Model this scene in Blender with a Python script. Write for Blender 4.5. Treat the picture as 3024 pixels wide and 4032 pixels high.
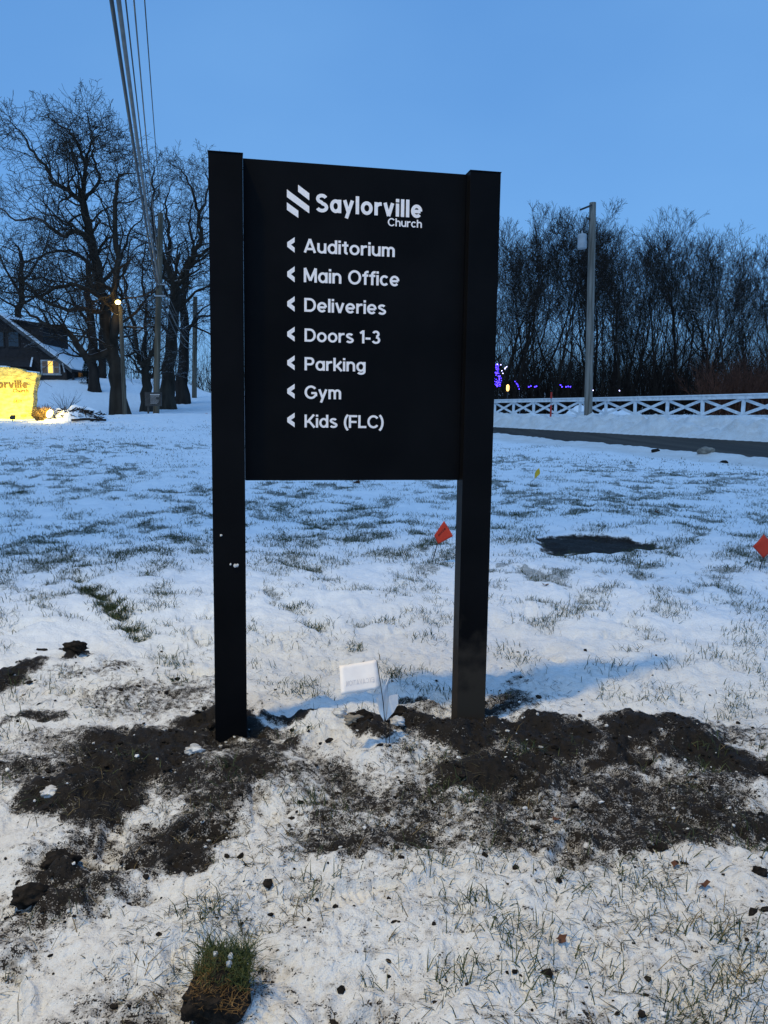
import bpy, bmesh, math, random
import numpy as np
from mathutils import Vector, Matrix

# ------------------------------------------------------------------ clear
for o in list(bpy.data.objects): bpy.data.objects.remove(o)
SC = bpy.context.scene
COL = SC.collection
R = math.radians
random.seed(7)
NR = np.random.RandomState(7)

# ------------------------------------------------------------------ camera
CAMZ, FPX, PITCH, ROLL = 1.52, 3150.0, 0.1222, 0.0071
cam_d = bpy.data.cameras.new('camera'); cam = bpy.data.objects.new('camera', cam_d); COL.objects.link(cam)
cam.location = (0, 0, CAMZ)
cam.rotation_mode = 'XYZ'
cam.matrix_world = Matrix.Translation((0, 0, CAMZ)) @ Matrix.Rotation(math.pi/2 - PITCH, 4, 'X') @ Matrix.Rotation(ROLL, 4, 'Z')
cam_d.sensor_fit = 'VERTICAL'; cam_d.sensor_height = 36; cam_d.sensor_width = 27
cam_d.lens = FPX / 4032 * 36
cam_d.clip_end = 3000; cam_d.clip_start = 0.05
SC.camera = cam

# ------------------------------------------------------------------ dusk sky
SUN_EL, SUN_AZ = R(48), R(200)      # direction of the last light, high and behind the camera (thin cloud)
W = bpy.data.worlds.new('World'); SC.world = W; W.use_nodes = True
nt = W.node_tree; nt.nodes.clear()
sky = nt.nodes.new('ShaderNodeTexSky'); sky.sky_type = 'NISHITA'; sky.sun_disc = False
sky.sun_elevation = SUN_EL; sky.sun_rotation = SUN_AZ
sky.air_density = 1.0; sky.dust_density = 0.3; sky.ozone_density = 3.0
tint = nt.nodes.new('ShaderNodeMix'); tint.data_type = 'RGBA'; tint.blend_type = 'MULTIPLY'; tint.inputs[0].default_value = 1
tint.inputs[7].default_value = (0.62, 0.88, 1.0, 1)
bg = nt.nodes.new('ShaderNodeBackground'); bg.inputs[1].default_value = 0.15
wo = nt.nodes.new('ShaderNodeOutputWorld')
veil = nt.nodes.new('ShaderNodeMix'); veil.data_type = 'RGBA'; veil.inputs[0].default_value = 0.80      # even blue dusk cloud over the clear sky
veil.inputs[7].default_value = (0.135/.15, 0.362/.15, 0.80/.15, 1)
wtc = nt.nodes.new('ShaderNodeTexCoord'); wn = nt.nodes.new('ShaderNodeTexNoise'); wn.inputs['Scale'].default_value = 1.6; wn.inputs['Detail'].default_value = 4; wn.inputs['Roughness'].default_value = .45
wmp = nt.nodes.new('ShaderNodeMapping'); wmp.inputs[3].default_value = (1, 1, 2.2)
nt.links.new(wtc.outputs['Generated'], wmp.inputs[0]); nt.links.new(wmp.outputs[0], wn.inputs[0])
wr = nt.nodes.new('ShaderNodeValToRGB'); wr.color_ramp.elements[0].position = .34; wr.color_ramp.elements[1].position = .68      # faint cloud mottling
wr.color_ramp.elements[0].color = (.82, .88, .93, 1); wr.color_ramp.elements[1].color = (1.14, 1.07, 1.02, 1)
nt.links.new(wn.outputs[0], wr.inputs[0])
cld = nt.nodes.new('ShaderNodeMix'); cld.data_type = 'RGBA'; cld.blend_type = 'MULTIPLY'; cld.inputs[0].default_value = 1
nt.links.new(sky.outputs[0], tint.inputs[6]); nt.links.new(tint.outputs[2], veil.inputs[6]); nt.links.new(veil.outputs[2], cld.inputs[6]); nt.links.new(wr.outputs[0], cld.inputs[7]); nt.links.new(cld.outputs[2], bg.inputs[0]); nt.links.new(bg.outputs[0], wo.inputs[0])

sd = bpy.data.lights.new('sun', 'SUN'); sun = bpy.data.objects.new('sun', sd); COL.objects.link(sun)
sd.energy = 0.72; sd.angle = R(40); sd.color = (0.78, 0.94, 1.0)
dv = Vector((math.sin(SUN_AZ)*math.cos(SUN_EL), math.cos(SUN_AZ)*math.cos(SUN_EL), math.sin(SUN_EL)))
sun.rotation_euler = dv.to_track_quat('Z', 'Y').to_euler()

SC.render.engine = 'CYCLES'
SC.view_settings.view_transform = 'Standard'; SC.view_settings.look = 'None'
SC.view_settings.gamma = 1; SC.view_settings.exposure = 0.0

# ------------------------------------------------------------------ measuring helpers
_cp, _sp, _cr, _sr = math.cos(PITCH), math.sin(PITCH), math.cos(ROLL), math.sin(ROLL)
def ray(px, py):
    xr = (px-1512)/FPX; ur = (2016-py)/FPX
    x = xr*_cr - ur*_sr; up = xr*_sr + ur*_cr
    return (x, _cp + up*_sp, up*_cp - _sp)
def P(px, py, D):                    # a point D metres ahead seen at this place of the photograph
    r = ray(px, py); return Vector((r[0]*D/r[1], D, CAMZ + r[2]*D/r[1]))
def G(px, py, z=0.0):                # a point on level ground
    r = ray(px, py); t = (z-CAMZ)/r[2]; return Vector((r[0]*t, r[1]*t, z))

# ------------------------------------------------------------------ noise
def _hash(ix, iy, seed):
    h = (ix.astype(np.int64)*374761393 + iy.astype(np.int64)*668265263 + seed*1442695041) & 0xFFFFFFFF
    h = ((h ^ (h >> 13)) * 1274126177) & 0xFFFFFFFF
    return ((h ^ (h >> 16)) & 0xFFFF) / 65535.0
def vnoise(x, y, seed=0):
    x = np.asarray(x, float); y = np.asarray(y, float)
    ix, iy = np.floor(x), np.floor(y); fx, fy = x-ix, y-iy
    fx = fx*fx*fx*(fx*(fx*6-15)+10); fy = fy*fy*fy*(fy*(fy*6-15)+10)
    a = _hash(ix, iy, seed); b = _hash(ix+1, iy, seed); c = _hash(ix, iy+1, seed); d = _hash(ix+1, iy+1, seed)
    return (a*(1-fx)+b*fx)*(1-fy) + (c*(1-fx)+d*fx)*fy
def fbm(x, y, o=4, seed=0, g=0.5):
    s = 0; a = 1; t = 0
    for i in range(o):
        s = s + a*vnoise(x*2**i + 17.3*i, y*2**i - 9.1*i, seed+i); t += a; a *= g
    return s/t
def worley(x, y, seed=0):
    ix, iy = np.floor(x), np.floor(y); best = np.full(np.shape(x), 9.0)
    for dx in (-1, 0, 1):
        for dy in (-1, 0, 1):
            cx, cy = ix+dx, iy+dy
            px = cx + _hash(cx, cy, seed); py = cy + _hash(cx, cy, seed+91)
            best = np.minimum(best, (x-px)**2 + (y-py)**2)
    return np.sqrt(best)
def sm(a, b, x):
    t = np.clip((np.asarray(x, float)-a)/(b-a), 0, 1); return t*t*(3-2*t)

# ------------------------------------------------------------------ object helpers
def tag(o, label=None, cat=None, group=None, kind=None):
    if label: o['label'] = label
    if cat: o['category'] = cat
    if group: o['group'] = group
    if kind: o['kind'] = kind
    return o
def empty(name, loc=(0, 0, 0), rot=(0, 0, 0), **k):
    o = bpy.data.objects.new(name, None); COL.objects.link(o); o.location = loc; o.rotation_euler = rot
    o.empty_display_size = 0.1
    return tag(o, **k)
def link_mesh(name, me, m=None, parent=None, **k):
    o = bpy.data.objects.new(name, me); COL.objects.link(o)
    if m and not me.materials: me.materials.append(m)
    if parent is not None: o.parent = parent
    return tag(o, **k)
def np_mesh(name, v, f, smooth=False):
    """fast mesh from arrays; f is (n,3) or (n,4)"""
    me = bpy.data.meshes.new(name)
    v = np.asarray(v, np.float32); f = np.asarray(f, np.int32); k = f.shape[1]
    me.vertices.add(len(v)); me.vertices.foreach_set('co', v.ravel())
    me.loops.add(f.size); me.loops.foreach_set('vertex_index', f.ravel())
    me.polygons.add(len(f)); me.polygons.foreach_set('loop_start', np.arange(0, f.size, k, dtype=np.int32))
    me.polygons.foreach_set('loop_total', np.full(len(f), k, np.int32))
    me.polygons.foreach_set('use_smooth', np.full(len(f), smooth))
    me.update(calc_edges=True); me.validate()
    return me
class MB:
    def __init__(s): s.v = []; s.f = []
    def add(s, vs, fs):
        n = len(s.v); s.v += [tuple(q) for q in vs]; s.f += [tuple(i+n for i in f) for f in fs]; return s
    def box(s, x0, x1, y0, y1, z0, z1):
        return s.add([(x0,y0,z0),(x1,y0,z0),(x1,y1,z0),(x0,y1,z0),(x0,y0,z1),(x1,y0,z1),(x1,y1,z1),(x0,y1,z1)],
                     [(3,2,1,0),(4,5,6,7),(0,1,5,4),(1,2,6,5),(2,3,7,6),(3,0,4,7)])
    def bar(s, a, b, w, h, up=(0, 0, 1)):
        a = Vector(a); b = Vector(b); d = (b-a).normalized(); up = Vector(up)
        if abs(d.dot(up)) > .99: up = Vector((0, 1, 0))
        x = d.cross(up).normalized(); y = x.cross(d)
        vs = [a + x*sx*w/2 + y*sy*h/2 for sx, sy in ((-1,-1),(1,-1),(1,1),(-1,1))]
        vs += [q + (b-a) for q in vs]
        return s.add(vs, [(3,2,1,0),(4,5,6,7),(0,1,5,4),(1,2,6,5),(2,3,7,6),(3,0,4,7)])
    def prism(s, poly, y0, y1):            # polygon in x,z pushed along y
        n = len(poly)
        vs = [(x, y0, z) for x, z in poly] + [(x, y1, z) for x, z in poly]
        fs = [tuple(range(n)), tuple(range(2*n-1, n-1, -1))]
        fs += [(i, i+n, (i+1) % n + n, (i+1) % n) for i in range(n)]
        return s.add(vs, fs)
    def tube(s, pts, rad, n=8, cap=True):
        pts = [Vector(p) for p in pts]; rr = rad if hasattr(rad, '__len__') else [rad]*len(pts)
        ref = Vector((0.13, 0.31, 0.94)); base = len(s.v); x = None
        for i, p in enumerate(pts):
            d = (pts[min(i+1, len(pts)-1)] - pts[max(i-1, 0)]).normalized()
            if x is None: x = d.cross(ref if abs(d.dot(ref)) < .9 else Vector((1, 0, 0))).normalized()
            x = (x - d*x.dot(d)).normalized(); y = d.cross(x)
            for k in range(n):
                a = 2*math.pi*k/n; s.v.append(tuple(p + (x*math.cos(a) + y*math.sin(a))*rr[i]))
        for i in range(len(pts)-1):
            for k in range(n):
                a = base+i*n+k; b = base+i*n+(k+1) % n; s.f.append((a, b, b+n, a+n))
        if cap:
            s.f.append(tuple(base+k for k in range(n-1, -1, -1))); s.f.append(tuple(base+(len(pts)-1)*n+k for k in range(n)))
        return s
    def build(s, name, m, parent=None, smooth=False, bevel=0, **k):
        me = bpy.data.meshes.new(name); me.from_pydata(s.v, [], s.f)
        bm = bmesh.new(); bm.from_mesh(me); bmesh.ops.recalc_face_normals(bm, faces=bm.faces)
        if bevel: bmesh.ops.bevel(bm, geom=bm.edges[:], offset=bevel, segments=2, affect='EDGES', profile=.6)
        bm.to_mesh(me); bm.free()
        if smooth:
            for p in me.polygons: p.use_smooth = True
        return link_mesh(name, me, m, parent, **k)
def share(o, parent=None, **k):
    c = o.copy(); COL.objects.link(c); c.parent = parent
    return tag(c, **k)

# ------------------------------------------------------------------ materials
def mat(name, c1, c2=None, scale=8, rough=.7, spec=.3, bump=0, bscale=None, metal=0, emit=None, es=0, detail=5, stretch=(1, 1, 1), lo=.35, hi=.65):
    m = bpy.data.materials.new(name); m.use_nodes = True; t = m.node_tree; b = t.nodes['Principled BSDF']
    b.inputs['Roughness'].default_value = rough; b.inputs['Metallic'].default_value = metal
    b.inputs['Specular IOR Level'].default_value = spec
    b.inputs['Base Color'].default_value = (*c1, 1)
    tc = t.nodes.new('ShaderNodeTexCoord'); mp = t.nodes.new('ShaderNodeMapping'); mp.inputs[3].default_value = stretch
    t.links.new(tc.outputs['Object'], mp.inputs[0])
    if c2:
        n = t.nodes.new('ShaderNodeTexNoise'); n.inputs['Scale'].default_value = scale; n.inputs['Detail'].default_value = detail
        t.links.new(mp.outputs[0], n.inputs[0])
        r = t.nodes.new('ShaderNodeValToRGB'); r.color_ramp.elements[0].position = lo; r.color_ramp.elements[1].position = hi
        r.color_ramp.elements[0].color = (*c1, 1); r.color_ramp.elements[1].color = (*c2, 1)
        t.links.new(n.outputs[0], r.inputs[0]); t.links.new(r.outputs[0], b.inputs['Base Color'])
    if bump:
        n2 = t.nodes.new('ShaderNodeTexNoise'); n2.inputs['Scale'].default_value = bscale or scale*3; n2.inputs['Detail'].default_value = 6
        t.links.new(mp.outputs[0], n2.inputs[0])
        bp = t.nodes.new('ShaderNodeBump'); bp.inputs['Strength'].default_value = 1; bp.inputs['Distance'].default_value = bump
        t.links.new(n2.outputs[0], bp.inputs['Height']); t.links.new(bp.outputs[0], b.inputs['Normal'])
    if emit:
        b.inputs['Emission Color'].default_value = (*emit, 1); b.inputs['Emission Strength'].default_value = es
    return m
def bark(name, c1, c2, snow=.5):
    m = mat(name, c1, c2, 3, rough=.95, spec=.1, stretch=(1, 1, .25))
    t = m.node_tree; b = t.nodes['Principled BSDF']
    src = b.inputs['Base Color'].links[0].from_socket
    g = t.nodes.new('ShaderNodeNewGeometry'); sx = t.nodes.new('ShaderNodeSeparateXYZ'); t.links.new(g.outputs['Normal'], sx.inputs[0])
    n = t.nodes.new('ShaderNodeTexNoise'); n.inputs['Scale'].default_value = 1.3
    ad = t.nodes.new('ShaderNodeMath'); ad.operation = 'MULTIPLY_ADD'; t.links.new(n.outputs[0], ad.inputs[0]); ad.inputs[1].default_value = 1.6; t.links.new(sx.outputs[2], ad.inputs[2])
    mr = t.nodes.new('ShaderNodeMapRange'); mr.inputs[1].default_value = 1.75-.3*snow; mr.inputs[2].default_value = 1.95-.3*snow
    t.links.new(ad.outputs[0], mr.inputs[0])
    mx = t.nodes.new('ShaderNodeMix'); mx.data_type = 'RGBA'; t.links.new(mr.outputs[0], mx.inputs[0]); t.links.new(src, mx.inputs[6])
    mx.inputs[7].default_value = (.75, .78, .82, 1); t.links.new(mx.outputs[2], b.inputs['Base Color'])
    return m

M = {}
M['black'] = mat('black_satin_aluminium', (.0035, .0036, .0042), (.006, .0061, .007), 2.5, rough=.45, spec=.045, bump=.0002, bscale=180)
M['letter'] = mat('off_white_vinyl', (.90, .82, .79), (.94, .87, .84), 30, rough=.55)
M['pole_wood'] = mat('weathered_pole_wood', (.12, .108, .09), (.26, .24, .21), 9, rough=.9, spec=.1, bump=.006, bscale=20, stretch=(1, 1, .06))
M['fence_white'] = mat('white_fence_paint', (.52, .53, .53), (.74, .75, .76), 5, rough=.6, bump=.002, bscale=30, lo=.25, hi=.6)
M['snow'] = mat('clean_snow', (.80, .82, .85), (.86, .88, .9), 6, rough=.65, bump=.012, bscale=14)
M['snow_clump'] = mat('snow_crumbs', (.36, .34, .32), (.72, .72, .72), 22, rough=.7, bump=.004, bscale=60)
M['soil'] = mat('black_topsoil', (.006, .005, .004), (.024, .0185, .0145), 40, rough=.95, spec=.15, bump=.006, bscale=110)
M['asphalt'] = mat('wet_dark_asphalt', (.030, .031, .033), (.062, .064, .066), 1.2, rough=.55, spec=.4, bump=.004, bscale=60, stretch=(1, 1, 1))
M['bark_oak'] = bark('oak_bark', (.030, .023, .017), (.060, .047, .036), .3)
M['bark_dark'] = bark('dark_bark', (.018, .014, .012), (.038, .030, .025), .15)
M['bark_wood'] = bark('grey_wood_bark', (.020, .016, .013), (.046, .037, .030), .0)
M['bark_wire'] = mat('twig_bark', (.013, .010, .0085), (.026, .020, .016), 5, rough=.95, spec=.1)
M['rust_brush'] = mat('rusty_dead_leaves', (.045, .017, .010), (.10, .04, .022), 4, rough=.9)
M['house_wall'] = mat('dark_brown_siding', (.020, .016, .016), (.035, .027, .026), 4, rough=.85, bump=.01, bscale=12)
M['house_brick'] = mat('dark_brick_base', (.028, .022, .020), (.05, .038, .033), 9, rough=.9, bump=.01, bscale=20)
M['trim_white'] = mat('weathered_trim', (.28, .28, .28), (.42, .42, .42), 6, rough=.6)
M['window_dark'] = mat('dim_window_glass', (.02, .02, .025), rough=.12, spec=.6, emit=(.75, .48, .16), es=.06)
M['trim_dark'] = mat('dark_stained_trim', (.05, .048, .048), (.08, .076, .075), 6, rough=.7)
M['window_unlit'] = mat('unlit_window_glass', (.02, .022, .03), rough=.1, spec=.6)
M['window_lit'] = mat('lit_window', (.4, .3, .1), rough=.4, emit=(1.0, .60, .10), es=1.5)
M['door_wood_glow'] = mat('glowing_porch_door', (.12, .06, .025), (.2, .1, .04), 5, rough=.5, emit=(.8, .4, .1), es=.08)  # brown wood plus faint emission: a warm glow put into the door
M['monument'] = mat('cream_limestone', (.30, .24, .10), (.66, .55, .25), 4, rough=.85, bump=.03, bscale=9, stretch=(1, 1, 2.5))
M['monument_letter'] = mat('bronze_letters', (.14, .08, .03), (.18, .11, .04), 10, rough=.5)
M['lamp_glow'] = mat('lit_lamp_lens', (.9, .8, .4), rough=.4, emit=(1, .78, .22), es=9)
M['lamp_glow_small'] = mat('porch_lamp_lens', (.9, .6, .2), rough=.4, emit=(1, .55, .12), es=3)
M['blue_bulb'] = mat('blue_bulbs', (.1, .1, .9), rough=.3, emit=(.07, .03, 1), es=8)
M['white_bulb'] = mat('cool_white_bulbs', (.8, .8, .9), rough=.3, emit=(.6, .55, 1), es=5)
M['metal_dark'] = mat('dark_metal', (.03, .03, .032), (.05, .05, .05), 10, rough=.5, metal=.3)
M['metal_grey'] = mat('grey_painted_metal', (.30, .32, .34), (.38, .40, .42), 4, rough=.5)
M['cable_black'] = mat('black_cable', (.02, .02, .02), (.05, .05, .045), 3, rough=.4)
M['cable_grey'] = mat('weathered_cable', (.12, .11, .10), (.22, .20, .17), 3, rough=.45)
M['red_plastic'] = mat('red_marker_plastic', (.42, .03, .02), (.5, .05, .03), 8, rough=.45)
M['flag_red'] = mat('red_orange_flag_vinyl', (.50, .032, .012), (.58, .05, .02), 12, rough=.4, bump=.002, bscale=40)
M['flag_ink'] = mat('dark_flag_print', (.10, .012, .008), rough=.5)
M['flag_yellow'] = mat('yellow_flag_vinyl', (.60, .38, .02), (.66, .43, .04), 12, rough=.4)
M['flag_white'] = mat('white_flag_vinyl', (.88, .80, .75), (.91, .84, .79), 20, rough=.5, bump=.002, bscale=30)
M['flag_print'] = mat('faint_grey_print', (.69, .64, .63), rough=.5)
M['wire'] = mat('flag_wire', (.05, .05, .05), rough=.4, metal=.6)
M['leaf_brown'] = mat('dead_leaf', (.07, .025, .012), (.12, .05, .025), 30, rough=.8)
M['stone'] = mat('field_stone', (.16, .14, .12), (.3, .26, .21), 6, rough=.9, bump=.02, bscale=10)
M['evergreen'] = mat('evergreen_needles', (.010, .018, .012), (.03, .045, .03), 8, rough=.9)

# ------------------------------------------------------------------ terrain
NX, NY = .914, .405                       # across the road
def SS(x, y): return NX*x + NY*y
def TT(x, y): return -NY*x + NX*y
S_NEAR, S_FAR, S_FENCE = 17.5, 23.7, 28.55
def zbase(x, y):
    x = np.asarray(x, float); y = np.asarray(y, float)
    s, t = SS(x, y), TT(x, y)
    f = np.interp(s, [-1e4, 3, 17.5, 23.7, 25.0, 26.3, 28.0, 60, 400], [0, 0, .38, .55, .95, 1.2, 1.34, 1.7, 6])
    f = f + .011*np.clip(t-20, -12, 40)*sm(8, 17, s)*(1-sm(24, 28, s))
    wl = 1 - .8*sm(-9, 4, x)
    left = (1.38*sm(7, 36, y))*wl
    left = left - .16*sm(35.5, 37.5, y)*(1-sm(40.5, 43, y))*sm(-4, -8, x)
    hill = sm(41, 70, y)*(.15 + .9*sm(-9, -15, x) + 2.1*sm(-14, -25, x))*(1-.75*sm(0, 20, x))
    far = 7*sm(75, 320, y)
    back = .03*np.clip(-y, 0, 20)
    return f + left*(1-sm(15, 22, s)) + hill*(1-sm(15, 22, s)) + far + back

# dirt patches (pixel outlines on the level ground about the sign, turned into metres)
def blob(px, py, rx, ry, h, dens): c = G(px, py); e = G(px+rx, py); q = G(px, py-ry); return (c.x, c.y, abs(e.x-c.x), abs(q.y-c.y), h, dens)
BL = [
 # x, y, rx, ry (photo px), mound height m, dirt density
 blob(620, 2920, 330, 75, .035, 1.0), blob(880, 2850, 190, 60, .03, 1.0), blob(330, 3090, 250, 70, .05, 1.0), blob(560, 3010, 330, 70, .05, 1.0),
 blob(410, 3170, 130, 60, .035, .95), blob(130, 2840, 190, 26, .02, .75), blob(780, 3260, 250, 120, .015, .72), blob(880, 3090, 300, 110, .02, .82),
 blob(20, 2680, 120, 70, .07, 1.0), blob(300, 2605, 60, 32, .06, 1.0), blob(860, 3340, 120, 70, .015, .8),
 blob(270, 3440, 215, 95, .10, 1.0), blob(420, 3500, 190, 90, .03, .72), blob(170, 3590, 260, 120, .02, .72), blob(215, 3640, 90, 40, .03, .8), blob(140, 3560, 60, 40, .03, .95),
 blob(1010, 2960, 140, 70, .02, .72), blob(1470, 2865, 85, 34, .06, 1.0), blob(1600, 2850, 110, 36, .045, .9),
 blob(1830, 2850, 230, 60, .04, 1.0), blob(1880, 3010, 280, 90, .05, 1.0), blob(2140, 2870, 180, 65, .06, 1.0), blob(2100, 3060, 120, 70, .03, .8),
 blob(2560, 2880, 240, 60, .06, 1.0), blob(2400, 2960, 200, 50, .04, 1.0), blob(2800, 2990, 200, 60, .06, 1.0), blob(2990, 3050, 170, 60, .06, 1.0),
 blob(2450, 3080, 170, 80, .02, .75), blob(2700, 3130, 280, 110, .015, .72), blob(2550, 3250, 320, 75, .02, .78), blob(2930, 3250, 180, 90, .03, .85), blob(2300, 3180, 280, 120, .01, .66),
 blob(1720, 2760, 120, 26, .02, .7), blob(2020, 2760, 150, 36, .01, .62), blob(2080, 2720, 160, 34, .0, .42), blob(1750, 3120, 380, 120, .0, .62), blob(1600, 3270, 460, 170, .0, .44), blob(1250, 3150, 420, 180, .0, .46),
 blob(1100, 2775, 110, 18, .02, .9), blob(2700, 3400, 330, 110, .0, .40), blob(1700, 3480, 300, 90, .0, .36), blob(1050, 3520, 420, 140, .0, .42), blob(1500, 3600, 1700, 480, 0, .52), blob(500, 3350, 500, 200, 0, .40), blob(2150, 3000, 700, 200, 0, .50), blob(600, 2710, 520, 90, .0, .40), blob(250, 2990, 330, 120, .0, .5),
 blob(1150, 3080, 130, 50, .01, .6), blob(2780, 2860, 300, 80, 0, .42),
]
HOLE = G(2352, 2165)
def dirt_fields(x, y):
    """(dirt density 0..1, mound height)"""
    wx = (fbm(x*2.3, y*2.3, 4, 31)-.5); wy = (fbm(x*2.3+40, y*2.3, 4, 37)-.5)
    qx = x + wx*.42; qy = y + wy*.50
    d = np.zeros_like(x); h = np.zeros_like(x)
    patch = .42 + .85*sm(.34, .64, fbm(x*1.7+3, y*1.7, 3, 39))
    for cx, cy, rx, ry, hh, dens in BL:
        k = np.sqrt(((qx-cx)/rx)**2 + ((qy-cy)/ry)**2)
        d = np.maximum(d, dens*(1-sm(.50, 1.50, k))*(patch if dens < .55 else 1))
        if hh: h = np.maximum(h, hh*.62*(1-sm(.0, 1.2, k)))
    # keep the strip between the posts mostly white
    return d, h
RUTS = [((165, 2060), (610, 2480), .10), ((990, 2300), (1330, 2500), .10), ((1080, 2010), (1260, 2180), .12), ((1180, 2200), (1320, 2300), .12), ((640, 2190), (700, 2330), .08)]
RUTS = [((300, 2260), (560, 2500), .075), ((1050, 2320), (1170, 2400), .10), ((1200, 2400), (1310, 2490), .09), ((1085, 2010), (1290, 2090), .13), ((1150, 2200), (1330, 2310), .12), ((1580, 2400), (1420, 2440), .08), ((2080, 2250), (2500, 2480), .10)]
RUTS = [(G(*a), G(*b), w) for a, b, w in RUTS]
def rut_field(x, y):
    d = np.zeros_like(x)
    jx = (fbm(x*3, y*3, 3, 71)-.5)*.22
    for a, b, w in RUTS:
        ab = (b-a).xy; L2 = ab.length_squared
        t = np.clip(((x-a.x)*ab.x + (y-a.y)*ab.y)/L2, 0, 1)
        k = np.hypot(x-(a.x+ab.x*t)+jx, y-(a.y+ab.y*t))/w
        d = np.maximum(d, 1-sm(.35, 1.3, k))
    return d
def hole_field(x, y):
    k = np.power(np.power(np.abs((x-HOLE.x) + (vnoise(x*7, y*7, 5)-.5)*.16 - .10*(y-HOLE.y))/.72, 2.6) + np.power(np.abs(y-HOLE.y + (vnoise(x*7, y*7, 6)-.5)*.2 + .10*(x-HOLE.x))/.62, 2.6), 1/2.6)
    return 1-sm(.86, 1.06, k)
def grass_cover(x, y):
    """how far grass shows through the snow"""
    g = fbm(x*.55, y*.42, 4, 51)
    g2 = fbm(x*5.0, y*3.8, 4, 53)
    mid = sm(5.0, 8.5, y)*(1-sm(20, 34, y))
    lawn = mid*(.50+.5*sm(.40, .62, g)) + .28*(1-sm(5, 8.5, y)) + .10
    v = lawn*sm(.50, .66, g2 + .16*(g-.5))
    v = np.maximum(v, rut_field(x, y)*.9*sm(.36, .6, fbm(x*4+7, y*3, 3, 57)))
    kx = np.hypot((x-HOLE.x)/1.25, (y-HOLE.y-.25)/.95)
    v = np.maximum(v, .62*(1-sm(.6, 1.25, kx))*sm(.36, .56, g2))
    return v * (1-sm(S_NEAR-3.0, S_NEAR-1.5, SS(x, y)))
_fr = random.Random(31); FOOT = []
for _k in range(46):
    _a = _fr.uniform(-.62, .62); _r = _fr.uniform(1.75, 6.2); _h = _fr.choice((_fr.gauss(0, .35), _fr.gauss(1.3, .4), _fr.gauss(-.9, .4)))
    FOOT.append((_r*math.sin(_a), _r*math.cos(_a), math.sin(_h), math.cos(_h), _fr.uniform(.016, .034)))
def foot_field(x, y):
    d = np.zeros_like(x)
    for fx, fy, sn, cs, dep in FOOT:
        m = (np.abs(x-fx) < .3) & (np.abs(y-fy) < .3)
        if not m.any(): continue
        dx, dy = x[m]-fx, y[m]-fy; u = dx*sn + dy*cs; w = dx*cs - dy*sn
        w = w/(1-.28*np.sin(u*16)*(u < .06)); k = np.sqrt((u/.155)**2 + (w/.056)**2)
        tread = .004*np.sin(u*260)*(k < .8)
        d[m] = np.maximum(d[m], dep*(1-sm(.72, 1.0, k)) + tread) - .010*np.exp(-((k-1.18)/.16)**2)
    return d
def height(x, y):
    z = zbase(x, y)
    r = np.hypot(x, y)
    d, h = dirt_fields(x, y)
    s = SS(x, y)
    offroad = np.clip(sm(S_NEAR-.15, S_NEAR-.7, s) + sm(S_FAR+.1, S_FAR+.6, s), 0, 1)
    lump = (fbm(x*1.1, y*1.1, 3, 1)-.5)*.07 + (fbm(x*4.2, y*4.2, 3, 2)-.5)*.07 + (fbm(x*13, y*13, 3, 3)-.5)*.032*(1-sm(5, 14, r))
    near = 1-sm(4.5, 9, r)
    wob = (vnoise(x*5, y*5, 44)-.5)*.25
    crumb = (.55-np.clip(worley(x*7+wob*6, y*7, 61), 0, 1))*.034*sm(.42, .60, fbm(x*1.3, y*1.3, 2, 62)) + (.5-np.clip(worley(x*19, y*19, 63), 0, 1))*.014*sm(.38, .62, fbm(x*2.1+5, y*2.1, 2, 64))
    fine = (np.abs(fbm(x*30, y*30, 3, 4)-.5))*.020*(1-sm(3, 6, r)) + crumb*near
    tr = np.clip(fbm(x*2.2, y*2.2, 2, 12)-.54, 0, 1)*.16*(1-sm(6, 12, r))       # trodden hollows
    ridge = (1-sm(.0, .7, np.abs(s-(S_NEAR-.75))))*(.03+.14*vnoise(x*.9, y*.9, 8)) + (1-sm(.0, 1.0, np.abs(s-(S_FAR+1.1))))*(.06+.30*vnoise(x*.6+3, y*.6, 9))
    plow = sm(S_FAR+.2, S_FAR+1, s)*(1-sm(S_FAR+3.5, S_FAR+4.5, s))*(fbm(x*1.6, y*1.6, 4, 19)-.4)*.9
    clod = d*((fbm(x*16, y*16, 3, 21)-.42)*.050 + (vnoise(x*38, y*38, 22)-.5)*.022)*(1-sm(8, 12, r))
    zz = z + offroad*(lump + ridge + plow) + fine - tr + h*(.75+.5*vnoise(x*9, y*9, 23)) + clod
    zz = zz - foot_field(x, y) - .035*rut_field(x, y) - .045*hole_field(x, y)
    # level the snow a little where the sign posts stand
    zz = zz - .05*(1-offroad)*((s > S_NEAR-.2) & (s < S_FAR+.3))
    return zz
def hz(x, y): return float(height(np.array([float(x)]), np.array([float(y)]))[0])

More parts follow.
